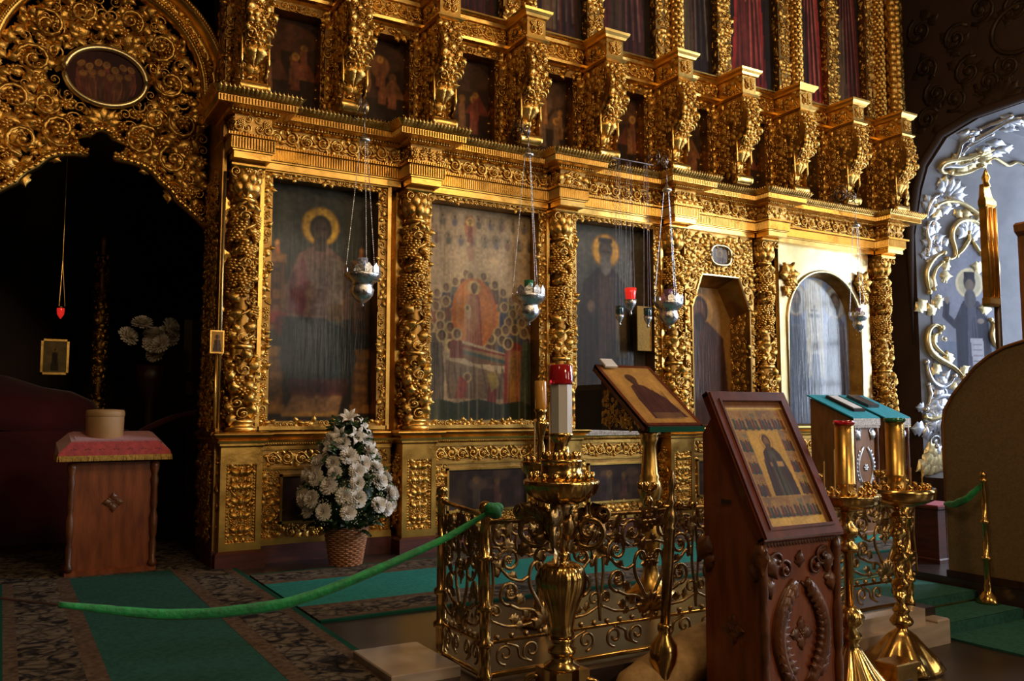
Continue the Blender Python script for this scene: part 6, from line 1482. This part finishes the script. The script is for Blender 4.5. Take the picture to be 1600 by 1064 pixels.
def scene_box(x0, y0, x1, y1, k):
    cv.rect(x0, y0, x1, y1, ['8f6c40','9a7848','85664a'][k % 3]); w_ = x1-x0; h_ = y1-y0
    cv.poly([(x0,y1),(x0+w_*.3,y0+h_*.3),(x0+w_*.55,y1)], ['6a5a44','7a4a30','5a5648'][k % 3]); cv.rect(x0+w_*.55,y0+h_*.15,x0+w_*.9,y0+h_*.6,['a8804a','8a5a3a','6f6a54'][(k+1) % 3]); cv.rect(x0,y1-h_*.12,x1,y1,'2e3a2e')
    for q in range(4):
        fx = x0+w_*(.15+.23*q); cv.fig(fx, y0+h_*(.35+.08*(q % 2)), h_*.6, ['2f4438','7a2c1e','3a3a50','4a3a26','8a3a24'][(k*2+q) % 5], '201810', halo='c8a04a', w=.15)
for k in range(4): scene_box(.07+k*.216, .075*A, .07+(k+1)*.216-.008, .235*A, k)
for k in range(3):
    scene_box(.07, (.245+k*.175)*A, .235, (.245+(k+1)*.175-.006)*A, k+1); scene_box(.765, (.245+k*.175)*A, .93, (.245+(k+1)*.175-.006)*A, k+2)
for k in range(4): scene_box(.07+k*.216, .775*A, .07+(k+1)*.216-.008, .925*A, k+2)
cv.rect(.245,.25*A,.755,.765*A,'c49a40'); cv.ring(.5,.335*A,.10,.005,'9a7028')
cv.poly([(.38,.42*A),(.45,.385*A),(.57,.385*A),(.64,.44*A),(.70,.60*A),(.72,.765*A),(.30,.765*A),(.33,.55*A)], '3c241c'); cv.poly([(.46,.41*A),(.56,.41*A),(.60,.765*A),(.44,.765*A)], '4a4634')
drape_folds(cv, .34, .70, .46*A, .765*A, '241410', 10, .7); cv.ell(.5,.33*A,.062,.085,'4a3020'); cv.ell(.5,.34*A,.045,.066,'7a5434'); cv.ell(.5,.385*A,.045,.055,'4a3524')
cv.ell(.44,.52*A,.02,.03,'8a6440'); cv.rect(.54,.50*A,.64,.54*A,'b08a50')
cv.blur(1); cv.age(.35,.2,'a07a40')
cv.obj('painting', 'paint_varnish', t, (fr, .012, fr)); MB().box((fr,.02,fr),(FW-fr,.045,FH-fr)).obj('board', 'wood_dark', t)

# lectern with a leaning icon behind the fence
t = thing('baluster_lectern', (3.84, 4.62, 0), 'gilded baluster lectern with a slanting green board behind the fence', 'lectern')
MB().lathe([(.17,.0),(.17,.03),(.12,.06),(.06,.12),(.045,.2),(.075,.35),(.08,.42),(.05,.5),(.04,.56),(.05,.60),(.065,.64,.04),(.075,.70,.05),(.07,.74),(.06,.76),(.065,.78),(.055,.80),(.045,.92,.05),(.042,.98),(.05,1.0),(.06,1.03),(.055,1.05),(.075,1.08)], (-.12,-.1,0), 32, 10).obj('baluster', 'gold_smooth', t, True)
m = MB(); m.prism([(-.24,1.08),(.28,1.08),(.28,1.42),(.24,1.42),(-.24,1.10)], -.23, .23, 'x'); m.obj('slanting_board', 'wood_dark', t)
m = MB(); m.box((-.235,-.25,1.075),(.235,-.235,1.11)); m.obj('front_edge', 'carpet_edge', t)
MB().mould(-.23,.20,.285,.60,[(1.08,0),(1.36,0),(1.40,-.02)]).obj('dark_back_box', 'wood_black', t)
m = MB(); R = Relief(6); fill(R, .48, .30, .045, lambda u, v: v < .29*(1-u/.48)-.02, sym=False, wz=.5); R.to(m, sideL(-.231, .26, 1.10)); stuff(m.obj('side_carving', 'gold_carved', t, True))
t = thing('leaning_icon', (3.60, 4.40, 1.12), 'brown framed icon of a bowing monk lying on the baluster lectern', 'icon'); t.rotation_euler = (math.radians(-53), 0, 0)
FW, FH = .49, .70
m = MB(); m.box((0,.006,0),(FW,.05,FH))
for a, b_ in (((0,0,0),(FW,.02,.025)),((0,0,FH-.025),(FW,.02,FH)),((0,0,0),(.025,.02,FH)),((FW-.025,0,0),(FW,.02,FH))): m.box(a, b_)
m.obj('board', 'wood_frame', t)
cv = Cv(80, FW-.05, FH-.05, 'a9793c', 3); A = cv.asp
cv.rect(.04,.03*A,.96,.97*A,'b3823f'); cv.poly([(.30,.36*A),(.42,.30*A),(.58,.34*A),(.80,.55*A),(.92,.90*A),(.25,.92*A),(.24,.60*A)], '4a2620'); drape_folds(cv,.3,.85,.4*A,.9*A,'2e1612',10,.7)
cv.ell(.44,.20*A,.14,.16,'c0904a',.6); cv.ell(.44,.21*A,.10,.12,'4a2c1c'); cv.ell(.44,.28*A,.07,.07,'4a2c1c'); cv.rect(.3,.82*A,.85,.93*A,'7a5a3a',.7); cv.age(.3,.25,'8a6030')
cv.obj('painting', 'paint_varnish', t, (.025, .004, .025))
t = tag(MB().mould(-.05,.05,-.02,.02,[(0,0),(.012,0),(.016,-.004)]).obj('white_soap_block', 'paper_white', loc=(3.70,4.935,1.545)), 'small white folded cloth lying on the leaning icon', 'cloth'); t.name = 'white_cloth'; t.rotation_euler = (math.radians(37),0,.0); t.scale = (1.1,2.2,1)

# twin teal lecterns
for i, (x, lab) in enumerate(((7.32,'wooden lectern with teal cloth and open dark book, the nearer of the pair'),(7.80,'wooden lectern with teal cloth and violet ribbons, the farther of the pair'))):
    t = thing('choir_lectern', (x, 5.60, .016), lab, 'lectern', 'pair of teal covered choir lecterns')
    m = MB(); m.prism([(0,.03),(.50,.03),(.50,1.33),(0,1.12)], -.18, .18, 'x'); m.mould(-.19,.19,-.01,.5,[(0,.01),(.03,.01),(.04,0)]); m.obj('body', 'wood_tan', t)
    m = MB(); m.prism([(-.03,1.125),(.52,1.355),(.52,1.37),(-.03,1.14)], -.20, .20, 'x'); m.obj('teal_cloth', 'cloth_teal', t)
    m = MB(); m.box((-.20,-.036,1.06),(.20,-.03,1.13)); R = Relief(3)
    for k in range(16): R.leaf(-.19+.38*(k+.5)/16, 1.06, .03, PI, wz=.3)
    R.to(m, front(0,-.033,0)); m.obj('lace_edge', 'lace', t)
    for sx in (-1, 1): MB().lathe([(.02,.04),(.024,.1),(.014,.15),(.02,.4),(.014,.45),(.02,.7),(.016,.9),(.022,1.0),(.016,1.06)], (sx*.17,-.01,0), 10).obj('corner_colonnette', 'wood_carved', t, True)
    def c(m):
        R = Relief(14)
        for s in (-1, 1):
            q = np.linspace(0, 1, 12); U = s*(.03+.08*np.sin(q*PI)); V_ = .45+.4*q; R.path(np.stack([U, V_, 0*q], -1), .016, 6)
            R.leaf(s*.13, 1.03, .12, PI-.3*s); R.curl(s*.09, 1.0, .07, 0, sx=s)
            for k in range(8): R.leaf(U[k+2], V_[k+2], .05, s*(-1.1+k*.1), wz=.8)
        R.ros(0,.65,.07); R.to(m, front(0, 0, 0))
    stuff(MB_obj(c, 'carving', t, 'stucco_silver'))
    if i == 0:
        m = MB(); m.prism([(.10,1.19),(.44,1.335),(.43,1.36),(.09,1.215)], -.02, .15, 'x'); tb = thing('open_book', (x, 5.60, .02), 'dark book lying on the nearer teal lectern', 'book'); m.obj('cover', 'wood_dark', tb); m = MB(); m.prism([(.12,1.222),(.42,1.348),(.416,1.358),(.116,1.232)], 0, .13, 'x'); m.obj('page', 'paper_white', tb)
    else:
        for k, dx in enumerate((-.02,.03)): MB().box((dx,-.048,.86+.05*k),(dx+.022,-.04,1.12)).obj('violet_ribbon', 'ribbon_violet', t)
        m = MB(); m.prism([(.20,1.235),(.46,1.345),(.45,1.375),(.19,1.265)], -.15, .02, 'x'); tag(m.obj('closed_book', 'iron', loc=(x, 5.6, .016)), 'small dark book on the farther teal lectern', 'book')

# ---------------------------------------------------------------- barrier: green ribbon and stanchion
def ribbon(name, P, wd, label, tw=1.0):
    P = np.array(P, float); n = 70; q = np.linspace(0, 1, len(P)); u = np.linspace(0, 1, n); X = np.stack([np.interp(u, q, P[:,k]) for k in range(3)], -1)
    for _ in range(8): X[1:-1] = (X[:-2]+2*X[1:-1]+X[2:])/4
    T = np.gradient(X, axis=0); T /= np.linalg.norm(T, axis=1)[:,None]; R = []
    rr = np.random.default_rng(4); ph = np.cumsum(rr.uniform(-.12,.16,n))*tw
    for i in range(n):
        a = np.cross(T[i], (0,0,1)); a /= np.linalg.norm(a); b_ = np.cross(a, T[i]); ring = []
        w_ = wd*np.interp(u[i], [0,.1,.5,.9,1], [.5,.8,1.1,.8,.5])
        for k in range(10):
            al = k/10*2*PI; e_ = (1+.18*math.cos(3*al+ph[i]*3)); ring.append(X[i]+e_*w_*(math.cos(al)*.45*a+math.sin(al)*b_))
        R.append(ring)
    m = MB(); m.rings(R); return tag(m.obj(name, 'ribbon_green', smooth=True), label, 'ribbon')
t = thing('green_barrier', (0,0,0), 'long green cloth ribbon slung across the runner from the fence post', 'ribbon')
o = ribbon('strip', [(1.93,3.47,.755),(1.7,3.47,.645),(1.43,3.47,.555),(1.15,3.47,.475),(.98,3.47,.445),(.75,3.47,.44),(.55,3.47,.455),(.40,3.47,.485),(.20,3.47,.53)], .020, None, 1.0); o.parent = t; o['category'] = '' ; del o['category']
m = MB()
for k, (dx, dz, r) in enumerate(((0,0,.033),(.02,.008,.026),(-.015,.012,.024),(.012,-.015,.026))): m.sphere((1.94+dx,3.46,.76+dz), (r*1.2,r,r), 6)
m.obj('knot', 'ribbon_green', t, True)
MB().tube([(.21,3.47,.528),(-.1,3.47,.60),(-.4,3.47,.68),(-.72,3.47,.76)], .004, 6).obj('cord', 'wood_dark', t)
t = thing('left_barrier_post', (-.72, 3.5, 0), 'brass post at the far end of the green ribbon', 'post'); t.name = 'barrier_post'
MB().lathe([(.034,0),(.026,.04),(.026,.3),(.036,.32),(.024,.34),(.022,.74),(.03,.75),(.01,.78),(.02,.82)], seg=16).obj('shaft', 'brass', t, True)
t = thing('stanchion', (5.96, 3.60, -.13), 'brass stanchion standing on the steps before the tan panel', 'stanchion')
MB().lathe([(.075,0.014),(.08,.03),(.05,.07),(.025,.10),(.03,.13),(.022,.15),(.022,.30),(.034,.31),(.034,.33),(.02,.34),(.02,.55),(.032,.56),(.032,.58),(.018,.59),(.018,.84),(.028,.85),(.028,.865),(.012,.875)], seg=18).obj('shaft', 'brass', t, True); m = MB(); m.sphere((0,0,.895), .024, 6); m.obj('ball_finial', 'brass', t, True)
ribbon('green_tie', [(5.96,3.60,.70),(5.93,3.70,.60),(5.96,3.82,.54),(6.02,3.94,.53)], .024, 'short green ribbon tied from the stanchion to the tan panel edge')
# ---------------------------------------------------------------- choir enclosure at the right edge
t = thing('choir_screen', (0,0,0), 'tall tan choir screen panel with a curved top beside the steps', 'screen')
poly = [(3.95,.0),(3.95,1.10),(3.93,1.22),(3.86,1.33),(3.78,1.42),(3.68,1.53),(3.58,1.60),(3.46,1.66),(3.30,1.70),(3.0,1.72),(2.9,1.72),(2.9,0)]
m = MB(); m.prism(poly, 6.06, 6.10, 'x'); m.obj('panel', 'wall_gold_cloth', t)
P = np.array([(6.05, y_, z_) for y_, z_ in poly[:11]]); MB().tube(P, .012, 6).obj('edge_bead', 'wood_tan', t, True)
MB().box((6.045,2.9,.0),(6.06,3.96,.05)).obj('skirting', 'wood_dark', t)
t = thing('banner_pole', (6.34, 3.66, 0), 'dark wooden banner pole with a gilded lantern head behind the choir screen', 'banner pole')
MB().lathe([(.09,0),(.09,.03),(.03,.06),(.026,.4),(.032,.42),(.026,.44),(.024,2.5)], seg=14).obj('pole', 'wood_dark', t, True)
m = MB(); m.mould(-.13,-.02,-.02,.03,[(1.98,0),(2.0,.012),(2.04,.012),(2.05,0),(2.72,0),(2.74,.012),(2.77,.012),(2.80,-.005),(2.90,-.02)]); m.obj('gilded_head', 'gold_carved', t)
for x in (-.13, -.075, -.02): MB().lathe([(.01,2.05),(.01,2.72)], (x,-.028,0), 8).obj('colonnette', 'gold_smooth', t, True)
MB().lathe([(.03,2.88),(.02,2.92),(.03,2.95),(.004,3.02)], (-.075,0,0), 12).obj('finial', 'gold_smooth', t, True)
t = thing('choir_cabinet', (6.63, 3.12, 0), 'tall tan wooden choir cabinet cut by the picture edge', 'cabinet')
m = MB(); m.box((-.2,-.6,0),(.3,.42,2.5)); m.mould(-.2,.3,-.6,.42,[(2.5,.0),(2.53,.04),(2.58,.05),(2.6,.02)]); m.obj('body', 'wood_tan', t); MB().box((-.215,-.5,.15),(-.2,.34,2.35)).obj('door', 'wall_gold_cloth', t)
t = thing('low_cabinet', (6.62, 4.42, 0), 'low dark red cabinet with a pink cloth behind the choir screen', 'cabinet')
MB().mould(-.14,.2,-.12,.2,[(0,.01),(.03,.01),(.04,0),(.42,0),(.43,.015),(.45,.015)]).obj('body', 'plinth_wood', t); MB().box((-.15,-.13,.45),(.21,.21,.462)).obj('pink_cloth', 'cloth_pink', t)
# pale rolled rug leaning by the lectern
m = MB(); P = np.array([(2.50,3.27,-.10),(2.56,3.27,-.08),(2.75,3.27,-.03),(2.95,3.27,.03),(3.2,3.27,.08)])
t = thing('rolled_mat', (0,0,0), 'pale rolled mat lying against the kerb behind the big lectern', 'mat'); m.tube(P, [.05,.09,.11,.118,.12], 20); m.obj('roll', 'mat_cream', t, True) if 'mat_cream' in MATS else (mk('mat_cream', hx('c29c68'), hx('a98655'), .8, 0, 30, .2, 80), m.obj('roll', 'mat_cream', t, True))

t = thing('lace_runner', (0,0,0), 'white lace runner along the ledge under the dark monk icon', 'lace cloth')
MB().box((4.92,7.0,1.051),(5.93,7.06,1.056)).obj('top', 'lace', t)
m = MB(); m.box((4.92,7.008,1.0),(5.93,7.012,1.055)); R = Relief(2)
for k in range(50): R.leaf(4.93+k*.0202, 1.0, .028, PI, wz=.2)
R.to(m, front(0, 7.009, 0)); m.obj('hanging_edge', 'lace', t)
